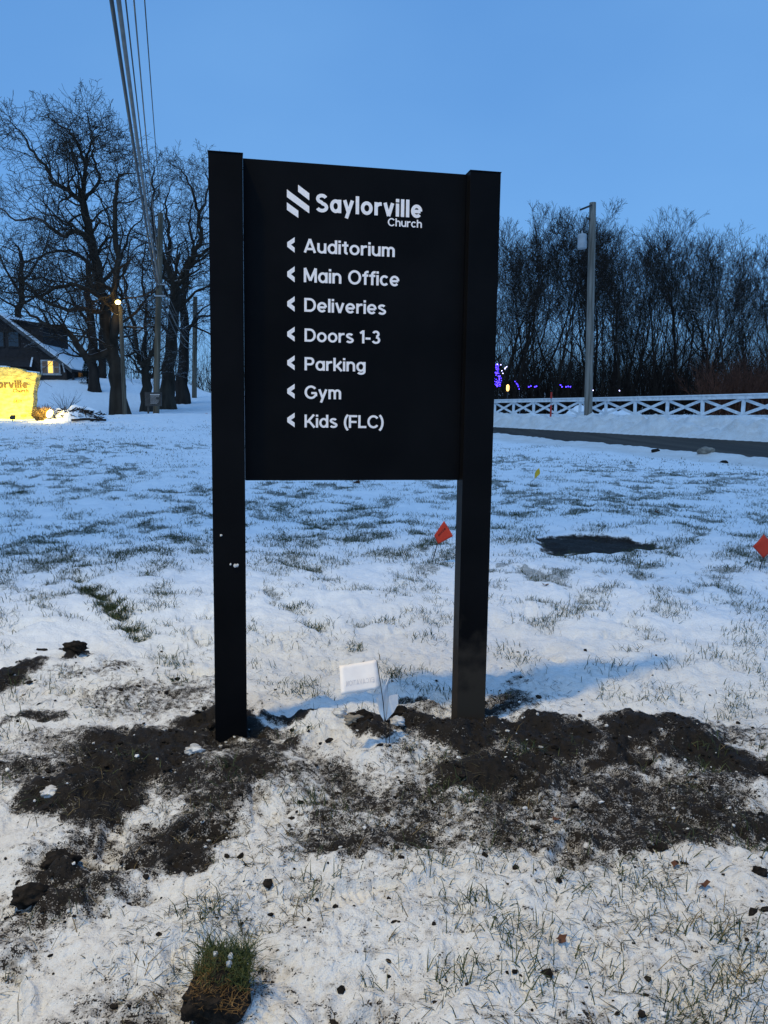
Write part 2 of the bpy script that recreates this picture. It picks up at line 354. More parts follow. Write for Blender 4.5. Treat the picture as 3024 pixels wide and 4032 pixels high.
def make_ground():
    rr = [0.55]
    while rr[-1] < 700:
        r = rr[-1]
        k = .0034 if r < 3.2 else .0052 if r < 12 else .008 if r < 60 else .03
        rr.append(r*(1+k) + .0008)
    rr = np.array(rr)
    a1 = np.linspace(-R(38), R(38), 760)
    a2 = np.linspace(R(38), R(322), 72)[1:-1]
    aa = np.concatenate([a1, a2]); na = len(aa)
    A, Rr = np.meshgrid(aa, rr)
    x = Rr*np.sin(A); y = Rr*np.cos(A)
    xf, yf = x.ravel(), y.ravel()
    z = height(xf, yf)
    v = np.stack([xf, yf, z], 1)
    n = len(rr)
    i, j = np.meshgrid(np.arange(n-1), np.arange(na), indexing='ij'); j2 = (j+1) % na
    f = np.stack([i*na+j, i*na+j2, (i+1)*na+j2, (i+1)*na+j], -1).reshape(-1, 4)[:, ::-1]
    c = len(v); v = np.vstack([v, [[0, 0, hz(0, 0)]]])
    me = np_mesh('ground', v, f, True)
    d, h = dirt_fields(xf, yf); hl = hole_field(xf, yf)
    d = np.maximum(d, hl)
    s = SS(xf, yf)
    g = grass_cover(xf, yf)*(1-sm(30, 55, np.hypot(xf, yf)))
    grime = .55*(1-sm(.4, 2.2, np.abs(s-(S_NEAR-.9)))) + .85*(sm(S_FAR, S_FAR+.4, s)*(1-sm(S_FAR+2.2, S_FAR+4.2, s)))
    grime = np.maximum(grime, .55*(1-sm(3.2, 7.5, np.hypot(xf, yf))))
    grime = np.maximum(grime, .6*sm(-5, -7, xf)*(1-sm(1.2, 3.2, np.abs(yf-39.2))))
    for nm, arr in (('dirt', d), ('grassy', g), ('grime', grime)):
        at = me.attributes.new(nm, 'FLOAT', 'POINT'); at.data.foreach_set('value', np.append(arr, 0).astype(np.float32))
    # material
    m = bpy.data.materials.new('trodden_snow_ground'); m.use_nodes = True; t = m.node_tree; b = t.nodes['Principled BSDF']
    N = t.nodes.new; Lk = t.links.new
    tc = N('ShaderNodeTexCoord')
    def noise(sc, det=5, rg=.55):
        q = N('ShaderNodeTexNoise'); q.inputs['Scale'].default_value = sc; q.inputs['Detail'].default_value = det; q.inputs['Roughness'].default_value = rg
        Lk(tc.outputs['Object'], q.inputs[0]); return q.outputs[0]
    def attr(nm): q = N('ShaderNodeAttribute'); q.attribute_name = nm; return q.outputs['Fac']
    def math_(op, a, b_=None, c_=None, clamp=False):
        q = N('ShaderNodeMath'); q.operation = op; q.use_clamp = clamp
        for k, w in enumerate((a, b_, c_)):
            if w is None: continue
            if isinstance(w, (int, float)): q.inputs[k].default_value = w
            else: Lk(w, q.inputs[k])
        return q.outputs[0]
    def mrange(x_, a, b_):
        q = N('ShaderNodeMapRange'); q.interpolation_type = 'SMOOTHSTEP'; q.inputs[1].default_value = a; q.inputs[2].default_value = b_; Lk(x_, q.inputs[0]); return q.outputs[0]
    def mix(fc, c1, c2):
        q = N('ShaderNodeMix'); q.data_type = 'RGBA'
        Lk(fc, q.inputs[0])
        for k, w in ((6, c1), (7, c2)):
            if isinstance(w, tuple): q.inputs[k].default_value = (*w, 1)
            else: Lk(w, q.inputs[k])
        return q.outputs[2]
    nA, nB, nC, nD = noise(5, 4), noise(26, 6, .62), noise(95, 4, .65), noise(2.0, 3)
    dirt = attr('dirt'); grassy = attr('grassy'); grime_ = attr('grime')
    # snow: clean white, dirty where trodden or ploughed
    snowc = mix(mrange(nA, .35, .65), (.88, .90, .92), (.82, .85, .88))
    snowc = mix(math_('MULTIPLY', mrange(grime_, .05, .5), .75), snowc, (.72, .70, .675))
    stain = math_('MULTIPLY', grime_, mrange(math_('ADD', math_('MULTIPLY', nB, .6), math_('MULTIPLY', nD, .5)), .44, .66))
    snowc = mix(math_('MULTIPLY', stain, .55), snowc, (.50, .42, .34))
    speck = math_('MULTIPLY', grime_, mrange(math_('ADD', math_('MULTIPLY', nC, .7), math_('MULTIPLY', nB, .4)), .64, .72))
    snowc = mix(math_('MULTIPLY', speck, .8), snowc, (.10, .085, .07))
    # grass showing through
    gm = math_('ADD', grassy, math_('MULTIPLY_ADD', nC, 1.6, -.8))
    gm = math_('ADD', gm, math_('MULTIPLY_ADD', nB, 1.4, -.7))
    grassc = mix(nC, (.022, .030, .014), (.062, .066, .034))
    col = mix(math_('MULTIPLY', mrange(gm, .60, .95), .62), snowc, grassc)
    # soil: muddy snow where thinly strewn, black earth where thick, crumbs between
    nE = noise(48, 5, .7); nF = noise(190, 3, .6)
    dj = math_('ADD', dirt, math_('MULTIPLY_ADD', nA, .9, -.45))
    dj = math_('ADD', dj, math_('MULTIPLY_ADD', nB, 1.1, -.55))
    gate = mrange(dirt, .03, .22)
    muddy = math_('MULTIPLY', mrange(dj, .22, .66), gate)
    mudc = mix(mrange(nE, .34, .66), (.075, .064, .055), (.50, .46, .42))
    col = mix(math_('MULTIPLY', muddy, .85), col, mudc)
    crumbs = math_('ADD', math_('MULTIPLY', nE, .55), math_('MULTIPLY', nF, .55))
    cm = math_('MULTIPLY', mrange(math_('ADD', crumbs, math_('MULTIPLY', dj, .34)), .70, .77), gate)
    dm = math_('ADD', dj, math_('MULTIPLY_ADD', nE, 1.1, -.55))
    dm = math_('ADD', dm, math_('MULTIPLY_ADD', nF, .9, -.45))
    dmask = math_('MAXIMUM', math_('MULTIPLY', mrange(dm, .54, .84), gate), cm)
    soilc = mix(mrange(nB, .3, .7), (.006, .0048, .0038), (.019, .0145, .011))
    soilc = mix(math_('MULTIPLY', mrange(nF, .56, .70), .4), soilc, (.042, .034, .028))
    col = mix(dmask, col, soilc)
    Lk(col, b.inputs['Base Color'])
    b.inputs['Roughness'].default_value = .75; b.inputs['Specular IOR Level'].default_value = .2
    bh = math_('ADD', math_('MULTIPLY', nB, .55), math_('ADD', math_('MULTIPLY', nE, .3), math_('MULTIPLY', nC, .3)))
    bp = N('ShaderNodeBump'); bp.inputs['Strength'].default_value = .9; bp.inputs['Distance'].default_value = .03
    Lk(bh, bp.inputs['Height']); Lk(bp.outputs[0], b.inputs['Normal'])
    link_mesh('ground', me, m, kind='structure', label='snowy lawn with trodden dirt round the sign')
make_ground()

# ------------------------------------------------------------------ road
def st(s, t): return (NX*s - NY*t, NY*s + NX*t)
def make_road():
    v = []; f = []
    tt = np.arange(-60, 260, .8); ss = np.linspace(S_NEAR-.55, S_FAR+.35, 12)
    for t in tt:
        for s in ss:
            x, y = st(s, t); v.append((x, y, float(zbase(x, y)) + .012 - .012*abs(s-20.6)))
    n = len(ss)
    for i in range(len(tt)-1):
        for j in range(n-1): a = i*n+j; f.append((a, a+n, a+n+1, a+1))
    me = np_mesh('road', v, f, True)
    m = bpy.data.materials.new('dark_road'); m.use_nodes = True; t = m.node_tree; b = t.nodes['Principled BSDF']
    tc = t.nodes.new('ShaderNodeTexCoord'); mp = t.nodes.new('ShaderNodeMapping'); mp.inputs[2].default_value = (0, 0, math.atan2(NX, NY)-math.pi/2); mp.inputs[3].default_value = (.9, .02, 1)
    mp.vector_type = 'POINT'; mp.inputs[2].default_value = (0, 0, -math.atan2(NY, NX))
    t.links.new(tc.outputs['Object'], mp.inputs[0])
    n1 = t.nodes.new('ShaderNodeTexNoise'); n1.inputs['Scale'].default_value = 1.4; n1.inputs['Detail'].default_value = 3; t.links.new(mp.outputs[0], n1.inputs[0])
    n2 = t.nodes.new('ShaderNodeTexNoise'); n2.inputs['Scale'].default_value = 40; t.links.new(tc.outputs['Object'], n2.inputs[0])
    r = t.nodes.new('ShaderNodeValToRGB'); r.color_ramp.elements[0].position = .3; r.color_ramp.elements[1].position = .7
    r.color_ramp.elements[0].color = (.034, .027, .021, 1); r.color_ramp.elements[1].color = (.075, .061, .048, 1)
    t.links.new(n1.outputs[0], r.inputs[0]); t.links.new(r.outputs[0], b.inputs['Base Color']); b.inputs['Roughness'].default_value = .8; b.inputs['Specular IOR Level'].default_value = .12
    bp = t.nodes.new('ShaderNodeBump'); bp.inputs['Distance'].default_value = .01; t.links.new(n2.outputs[0], bp.inputs['Height']); t.links.new(bp.outputs[0], b.inputs['Normal'])
    link_mesh('road', me, m, kind='structure', label='dark wet asphalt road ploughed clear of snow')
make_road()

# ------------------------------------------------------------------ bare trees
def tubes(segs, sides):
    """segs: (n,8) p0 p1 r0 r1 -> verts, quads"""
    a = np.asarray(segs, np.float32)
    if not len(a): return np.zeros((0, 3)), np.zeros((0, 4), int)
    p0, p1, r0, r1 = a[:, 0:3], a[:, 3:6], a[:, 6], a[:, 7]
    d = p1-p0; L = np.linalg.norm(d, axis=1, keepdims=True)+1e-9; d = d/L
    ref = np.where(np.abs(d[:, 2:3]) < .9, np.array([[0, 0, 1.]]), np.array([[1., 0, 0]]))
    x = np.cross(d, ref); x /= np.linalg.norm(x, axis=1, keepdims=True)+1e-9; y = np.cross(d, x)
    p1e = p1 + d*r1[:, None]*.4
    vs = []
    for p, r in ((p0, r0), (p1e, r1)):
        for k in range(sides):
            an = 2*math.pi*k/sides; vs.append(p + (x*math.cos(an) + y*math.sin(an))*r[:, None])
    v = np.stack(vs, 1).reshape(-1, 3)
    b = np.arange(len(a))[:, None]*(2*sides)
    f = np.stack([np.concatenate([b+k, b+(k+1) % sides, b+sides+(k+1) % sides, b+sides+k], 1) for k in range(sides)], 1).reshape(-1, 4)
    return v, f
def grow(rg, out, p, d, L, r, lev, maxl, cfg):
    n = max(2, int(cfg['n'][lev])); step = L/n; rmin = cfg['rmin']
    rend = max(rmin, r*cfg.get('taper', .35)); wob = cfg['wob'][lev]; trop = cfg['trop'][lev]
    for i in range(n):
        d = Vector((d.x + rg.gauss(0, wob), d.y + rg.gauss(0, wob), d.z + rg.gauss(0, wob) + trop)).normalized()
        q = p + d*step; ra = r + (rend-r)*i/n; rb = r + (rend-r)*(i+1)/n
        out.append((lev, (*p, *q, ra, rb))); p = q
        if lev < maxl and (i+1)/n >= cfg['start'][lev]:
            k = cfg['kids'][lev]; k = int(k) + (rg.random() < k-int(k))
            for _ in range(k):
                child(rg, out, p, d, L, rb, lev, maxl, cfg, (i+1)/n)
    if lev < maxl:
        for _ in range(2): child(rg, out, p, d, L*.9, rend*1.25, lev, maxl, cfg, .75, .6)
def child(rg, out, p, d, L, rb, lev, maxl, cfg, fr, spread=1.0):
    ang = R(rg.uniform(*cfg['ang']))*spread
    ref = Vector((rg.gauss(0, 1), rg.gauss(0, 1), rg.gauss(0, 1))); ax = d.cross(ref)
    if ax.length < 1e-4: return
    nd = Matrix.Rotation(ang, 3, ax.normalized()) @ d
    grow(rg, out, p, nd, L*rg.uniform(*cfg['len'])*(1.15-.45*fr), max(cfg['rmin'], rb*rg.uniform(.42, .68)), lev+1, maxl, cfg)
def split_mesh(name, out, cut):
    tr = [s for l, s in out if l <= cut]; cr = [s for l, s in out if l > cut]
    thick = [s for s in cr if s[6] > .03]; thin = [s for s in cr if s[6] <= .03]
    va, fa = tubes(tr, 8); me1 = np_mesh(name+'_trunk', va, fa, True)
    v1, f1 = tubes(thick, 5); v2, f2 = tubes(thin, 3)
    me2 = np_mesh(name+'_crown', np.vstack([v1, v2]), np.vstack([f1, f2+len(v1)]), True)
    return me1, me2
OAK = dict(n=[8, 7, 6, 5, 3], wob=[.06, .22, .26, .30, .30], trop=[.02, .05, .03, .02, .01], start=[.4, .25, .2, .15, 0], kids=[1, 1.2, .95, .55, 0], ang=(30, 68), len=(.48, .75), rmin=.008, taper=.4)
WOODS = dict(n=[9, 7, 6, 5, 3], wob=[.035, .10, .14, .18, .2], trop=[.02, .13, .09, .06, .03], start=[.28, .25, .2, .15, 0], kids=[1.4, .75, .7, .45, 0], ang=(16, 44), len=(.45, .68), rmin=.010, taper=.25)
def limb_tree(name, D, limbs, seed, label, group, bk='bark_oak', dens=1.0, wid=2.4):
    """limbs: (points in the photograph with a depth offset, start radius, end radius); side branches grow from each"""
    rg = random.Random(seed); out = []; TR = MB(); LB = MB()
    root3 = None
    for li, (pts, r0, r1) in enumerate(limbs):
        w = []
        for k, q in enumerate(pts):
            off = q[2] if len(q) > 2 else 0
            yy = q[1] if q[1] > 820 else 820-(820-q[1])*.76
            w.append(P(q[0], yy, D+off))
        # smooth the polyline
        fine = []
        for k in range(len(w)-1):
            a, b = w[k], w[k+1]; pa = w[k-1] if k else a; pb = w[k+2] if k+2 < len(w) else b
            for u in (0, .25, .5, .75):
                fine.append(.5*((2*a) + (b-pa)*u + (2*pa-5*a+4*b-pb)*u*u + (3*a-pa-3*b+pb)*u*u*u))
        fine.append(w[-1])
        for k in range(1, len(fine)-1): fine[k] = fine[k] + Vector((rg.gauss(0, .05), rg.gauss(0, .06), rg.gauss(0, .04)))
        if li == 0:
            root3 = Vector((fine[0].x, fine[0].y, hz(fine[0].x, fine[0].y)))
            fine[0] = root3 - Vector((0, 0, .15))
        n = len(fine)-1
        rads = [(r0+(r1-r0)*k/n)*(({0: 1.5, 1: 1.2, 2: 1.06}.get(k, 1)) if li == 0 else 1)*(1+.05*rg.uniform(-1, 1)) for k in range(n+1)]
        (TR if li == 0 else LB).tube([q-root3 for q in fine], rads, 10 if li == 0 else 8)
        for k in range(n):
            ra = r0+(r1-r0)*k/n; rb = r0+(r1-r0)*(k+1)/n
            pass
            d = (fine[k+1]-fine[k]).normalized()
            if li == 0 and k < n*.45: continue
            m = .95*dens; m = int(m) + (rg.random() < m-int(m))
            for _ in range(m):
                ref = Vector((rg.gauss(0, 1), rg.gauss(0, 1), rg.gauss(0, 1))); ax = d.cross(ref)
                if ax.length < .05: continue
                nd = Matrix.Rotation(R(rg.uniform(35, 80)), 3, ax.normalized()) @ d
                if nd.z < -.15: nd.z *= -.6; nd.normalize()
                grow(rg, out, fine[k+1], nd, rg.uniform(.6, 1.25)*wid*min(1, .32+rb*5.5), max(.014, rb*rg.uniform(.25, .45)), 2, 4, OAK)
        grow(rg, out, fine[-1], (fine[-1]-fine[-2]).normalized(), wid*.30, max(.014, r1*.9), 2, 4, OAK)
    out = [(l, (s[0]-root3.x, s[1]-root3.y, s[2]-root3.z, s[3]-root3.x, s[4]-root3.y, s[5]-root3.z, s[6], s[7])) for l, s in out]
    m1, m2 = split_mesh(name, out, 0)
    v2 = np.empty(len(m2.vertices)*3, np.float32); m2.vertices.foreach_get('co', v2)
    f2 = np.empty(len(m2.loops), np.int32); m2.loops.foreach_get('vertex_index', f2)
    bpy.data.meshes.remove(m1); bpy.data.meshes.remove(m2)
    fl = [q for q in LB.f if len(q) == 4]
    m2 = np_mesh(name+'_crown', np.vstack([v2.reshape(-1, 3), np.array(LB.v)]), np.vstack([f2.reshape(-1, 4), np.array(fl)+len(v2)//3]), True)
    m1 = np_mesh(name+'_trunk', TR.v, [q for q in TR.f if len(q) == 4], True)
    e = empty(name, root3, label=label, cat='tree', group=group)
    link_mesh('trunk', m1, M[bk], e); link_mesh('crown', m2, M[bk], e)
    return e
GL = 'bare trees on the slope by the house'
limb_tree('bare_oak_tree', 40, [
    ([(475, 1625), (458, 1480), (440, 1370), (415, 1230), (385, 1080, 1), (350, 920, 1), (325, 780, 1)], .40, .17),
    ([(440, 1385), (345, 1410, -1), (290, 1335, -2), (245, 1290, -2), (180, 1280, -3), (110, 1230, -3)], .20, .05),
    ([(448, 1360), (456, 1260, -1), (452, 1150, -1), (462, 1010, -1), (452, 860, -1), (458, 730, -1), (470, 655, -1), (515, 640, -1)], .22, .03),
    ([(325, 790, 1), (265, 725), (205, 680), (180, 600), (125, 525), (100, 455), (50, 385)], .13, .022),
    ([(325, 780, 1), (330, 690, 1), (333, 600, 1), (315, 520, 1), (290, 455, 1), (250, 400, 1), (180, 350, 1)], .13, .02),
    ([(333, 600, 1), (350, 520, 2), (358, 450, 2), (352, 370, 2), (340, 325, 2)], .07, .018),
    ([(335, 775, 1), (393, 672, 2), (372, 590, 2), (366, 480, 2), (415, 420, 2)], .10, .018),
    ([(360, 960, 1), (310, 915), (240, 925), (150, 860), (70, 865), (-30, 790)], .14, .03),
    ([(390, 1100, 1), (330, 1020, 2), (255, 985, 2), (160, 1010, 2), (60, 1060, 2)], .13, .03),
    ([(400, 1180), (330, 1130, -2), (240, 1130, -2), (120, 1170, -3), (20, 1150, -3)], .13, .03),
    ([(395, 1120, 1), (470, 1040, 2), (500, 930, 2), (560, 860, 3)], .10, .025),
    ([(415, 1230), (330, 1220, -2), (230, 1215, -3), (110, 1120, -3), (30, 1090, -3)], .12, .03),
    ], 11, 'big leaning bare oak whose snow-topped low limb reaches over the house', GL, dens=1.2, wid=2.5)
limb_tree('bare_oak_tree', 50, [
    ([(658, 1590), (665, 1450), (672, 1320), (688, 1180), (692, 1120)], .42, .27),
    ([(690, 1130), (650, 1030), (612, 930), (600, 820), (602, 700), (606, 600)], .2, .025),
    ([(692, 1125), (735, 1050, 1), (785, 960, 1), (782, 860, 1), (770, 770, 1), (735, 660, 1), (705, 615, 1)], .2, .022),
    ([(688, 1170), (670, 1020, 2), (668, 900, 2), (655, 800, 2), (672, 700, 2)], .16, .022),
    ([(735, 1050, 1), (790, 1000), (850, 960), (900, 900)], .12, .03),
    ([(680, 1250), (740, 1180, -1), (800, 1130, -1), (880, 1100, -1)], .12, .03),
    ([(672, 1330), (620, 1260, -1), (570, 1230, -1), (520, 1160, -1)], .10, .025),
    ([(675, 1300), (735, 1290, 2), (790, 1220, 2), (850, 1190, 2)], .10, .03),
    ([(782, 860, 1), (812, 760, 1), (815, 660, 1), (800, 600, 1)], .07, .02),
    ], 12, 'thick-trunked bare oak just right of the near utility pole', GL, dens=1.1, wid=2.6)
limb_tree('bare_tree', 46, [
    ([(578, 1598), (578, 1500), (568, 1440)], .30, .22),
    ([(566, 1450), (540, 1380), (525, 1280), (500, 1180), (490, 1060), (520, 940)], .14, .03),
    ([(570, 1440), (567, 1340), (575, 1220), (560, 1080), (575, 950)], .13, .03),
    ([(575, 1440), (605, 1370), (612, 1260), (640, 1150), (645, 1030)], .13, .03),
    ([(585, 1490), (610, 1475), (640, 1450), (665, 1440)], .09, .04),
    ([(540, 1385), (490, 1400), (450, 1340)], .07, .03),
    ], 13, 'multi-stemmed bare tree behind the small black directory sign', GL, dens=.8, wid=2.0)
limb_tree('bare_tree', 56, [
    ([(716, 1572), (720, 1450), (728, 1320), (722, 1200), (735, 1060)], .44, .2),
    ([(722, 1210), (690, 1120), (660, 1030), (640, 920)], .14, .03),
    ([(735, 1070), (760, 980), (745, 880), (760, 790)], .13, .03),
    ([(728, 1320), (780, 1250), (830, 1240), (880, 1200)], .12, .04),
    ], 14, 'dark thick bare tree half hidden behind the thick-trunked oak', GL, bk='bark_dark', dens=.8, wid=2.8)
limb_tree('bare_tree', 58, [
    ([(372, 1548), (368, 1430), (360, 1280), (350, 1160), (345, 1040)], .40, .16),
    ([(360, 1290), (300, 1200), (250, 1120), (230, 1020)], .12, .03),
    ([(350, 1160), (400, 1080), (430, 980)], .10, .03),
    ], 15, 'slender dark tree standing on the snow slope in front of the house porch', GL, bk='bark_dark', dens=.8, wid=2.8)
limb_tree('bare_tree', 66, [
    ([(402, 1522), (402, 1400), (408, 1250), (405, 1120)], .36, .15),
    ([(405, 1260), (440, 1170), (470, 1090)], .11, .03),
    ([(404, 1200), (360, 1110), (340, 1010)], .10, .03),
    ], 16, 'farthest slender dark tree beside the chain link fence', GL, bk='bark_dark', dens=.8, wid=3.0)
# left-edge crowns that reach into the picture from beyond the frame
limb_tree('bare_tree', 72, [
    ([(60, 1450), (70, 1300), (85, 1150), (80, 1000)], .40, .16),
    ([(80, 1160), (20, 1060), (-20, 960)], .14, .03),
    ([(82, 1120), (150, 1030), (190, 950), (200, 860)], .13, .03),
    ([(78, 1220), (10, 1180), (-60, 1120)], .12, .03),
    ([(80, 1200), (150, 1160), (220, 1100)], .12, .03),
    ], 17, 'tangled bare tree rising behind the dark house roof', GL, bk='bark_dark', dens=1.0, wid=3.4)

# ---- the wood behind the white fence
def wood_variant(name, seed, h, r, maxl=4):
    rg = random.Random(seed); out = []; WOODS['ang'] = ((16, 44), (24, 60), (12, 34))[seed % 3]; WOODS['start'] = [(.28, .45, .18)[seed % 3], .25, .2, .15, 0]; WOODS['wob'] = [(.05, .10, .07)[seed % 3], .15, .18, .2, .2]
    grow(rg, out, Vector((0, 0, -.3)), Vector((rg.gauss(0, .04), rg.gauss(0, .04), 1)).normalized(), h*.62, r, 0, maxl, WOODS)
    m1, m2 = split_mesh(name, out, 0)
    return m1, m2
VAR = [wood_variant('wood_tree', 100+i, 17+2.0*(i % 3), .13+.05*(i % 3)) for i in range(8)]
for a, b in VAR:
    a.materials.append(M['bark_wood']); b.materials.append(M['bark_wood'])
GW = 'bare trees in the wood behind the white fence'
rw = random.Random(5)
spots = []
# px of trunk, depth, height scale: outline of the wood follows the photograph
outline = [(1880, 850), (1990, 830), (2060, 790), (2130, 770), (2190, 785), (2260, 770), (2330, 790), (2400, 830), (2450, 930), (2500, 905), (2560, 860), (2620, 855), (2690, 850), (2740, 840), (2800, 860), (2860, 890), (2920, 900), (2980, 960), (3040, 910), (3110, 880)]
for px, py in outline:
    for k in range(1 + (rw.random() < .8)):
        D = rw.uniform(70, 78) if k == 0 else rw.uniform(80, 95)
        spots.append((px + rw.uniform(-25, 25) + k*30, py + (rw.uniform(-25, 60) if k == 0 else rw.uniform(20, 190)), D))
for i in range(10):
    spots.append((rw.uniform(1150, 1850), rw.uniform(820, 950), rw.uniform(80, 95)))
for i, (px, py, D) in enumerate(spots):
    top = P(px, py, D); gz = hz(top.x, D); H = top.z-gz
    a, b = VAR[(i*5+i//7) % 8]
    zmax = max(v.co.z for v in b.vertices) if 'zm' not in b else b['zm']; b['zm'] = zmax
    s = H/zmax
    e = empty('wood_tree', (top.x, D, gz), (0, 0, rw.uniform(0, 6.28)), label='tall thin bare tree in the dark wood behind the white fence', cat='tree', group=GW)
    e.scale = (s*rw.uniform(.85, 1.1), s*rw.uniform(.85, 1.1), s)
    link_mesh('trunk', a, None, e); link_mesh('crown', b, None, e)
# thicket: uncountable stems and saplings at the wood's foot
def thicket(name, x0, x1, D0, D1, n, hmin, hmax, m, label, seed, curve=.25, tw=5):
    rg = random.Random(seed); segs = []
    for i in range(n):
        D = rg.uniform(D0, D1); px = rg.uniform(x0, x1); q = P(px, 1600, D); gz = float(zbase(q.x, D))
        h = rg.uniform(hmin, hmax)*rg.uniform(.6, 1); p = Vector((q.x, D, gz-.1)); d = Vector((rg.gauss(0, curve), rg.gauss(0, curve), 1)).normalized()
        r = rg.uniform(.016, .055); k = 5
        for j in range(k):
            d = (d + Vector((rg.gauss(0, .12), rg.gauss(0, .12), .05))).normalized(); nq = p + d*h/k
            ra, rb = r*(1-j/k*.8), r*(1-(j+1)/k*.8)
            segs.append((*p, *nq, ra, rb)); p = nq
            if j:
                for _ in range(rg.randint(tw-3, tw)):
                    dd = (d + Vector((rg.gauss(0, .8), rg.gauss(0, .8), rg.gauss(.1, .4)))).normalized(); e1 = p + dd*h*rg.uniform(.07, .2)
                    e2 = e1 + (dd+Vector((0, 0, .5))).normalized()*h*.09
                    segs.append((*p, *e1, rb*.6, rb*.4)); segs.append((*e1, *e2, rb*.4, rb*.25))
    v, f = tubes(segs, 3)
    link_mesh(name, np_mesh(name, v, f), m, kind='stuff', label=label)
thicket('thicket', 1150, 3200, 68, 100, 3700, 2.5, 10, M['bark_wire'], 'dense dark undergrowth of bare stems filling the wood', 3)
thicket('far_wood', 300, 1250, 95, 130, 420, 6, 14, M['bark_wire'], 'distant bare woods beyond the slope', 4)
thicket('deep_wood', 1150, 3300, 105, 150, 1500, 7, 14, M['bark_wire'], 'deep dark mass of the wood behind its first trees', 14, .12)
thicket('rusty_brush', 2760, 3250, 60, 66, 420, 2.5, 5.5, M['rust_brush'], 'reddish brown brush behind the right end of the white fence', 6, .3, 6)

# ------------------------------------------------------------------ white crossbuck fence
def fence():
    t0, sp, n = 46.3, 2.27, 17
    H = 1.14
    x0, y0 = st(S_FENCE, t0)
    root = empty('white_fence', (x0, y0, 0), label='long white painted crossbuck rail fence beyond the road', cat='fence')
    def loc(s, t, z): x, y = st(s, t); return Vector((x-x0, y-y0, z))
    gz = [hz(*st(S_FENCE, t0-sp*k)) for k in range(-2, n)]
    gz = np.convolve(np.pad(gz, 2, 'edge'), np.ones(5)/5, 'valid')
    fr_ = random.Random(12); j = lambda a=.014: fr_.gauss(0, a)
    for k in range(-2, n-1):
        ta, tb = t0-sp*k, t0-sp*(k+1); za, zb = gz[k+2]-.05, gz[k+3]-.05
        MB().bar(loc(S_FENCE, ta, za-.25), loc(S_FENCE+j(), ta+j(.02), za+H), .12, .12, (NX, NY, 0)).build('post', M['fence_white'], root)
        f0, f1 = S_FENCE-.085, S_FENCE-.11
        MB().bar(loc(f0, ta-.005, za+H-.09), loc(f0, tb+.005, zb+H-.09), .035, .15).build('top_rail', M['fence_white'], root)
        MB().bar(loc(f0, ta-.005, za+.20+j()), loc(f0, tb+.005, zb+.20+j()), .035, .15).build('bottom_rail', M['fence_white'], root)
        MB().bar(loc(S_FENCE-.02, ta-.06, za+.30+j(), ), loc(S_FENCE-.02, tb+.06, zb+H-.19+j()), .03, .13).build('brace', M['fence_white'], root)
        MB().bar(loc(S_FENCE+.018, ta-.06, za+H-.19+j()), loc(S_FENCE+.018, tb+.06, zb+.30+j()), .03, .13).build('brace', M['fence_white'], root)
        MB().bar(loc(S_FENCE-.03, ta, za+H+.012), loc(S_FENCE-.03, tb, zb+H+.012), .19, .035).build('cap_rail', M['fence_white'], root)
        MB().bar(loc(S_FENCE-.03, ta, za+H+.045), loc(S_FENCE-.03, tb, zb+H+.045), .15, .03).build('snow_cap', M['snow'], root, bevel=.012)
fence()

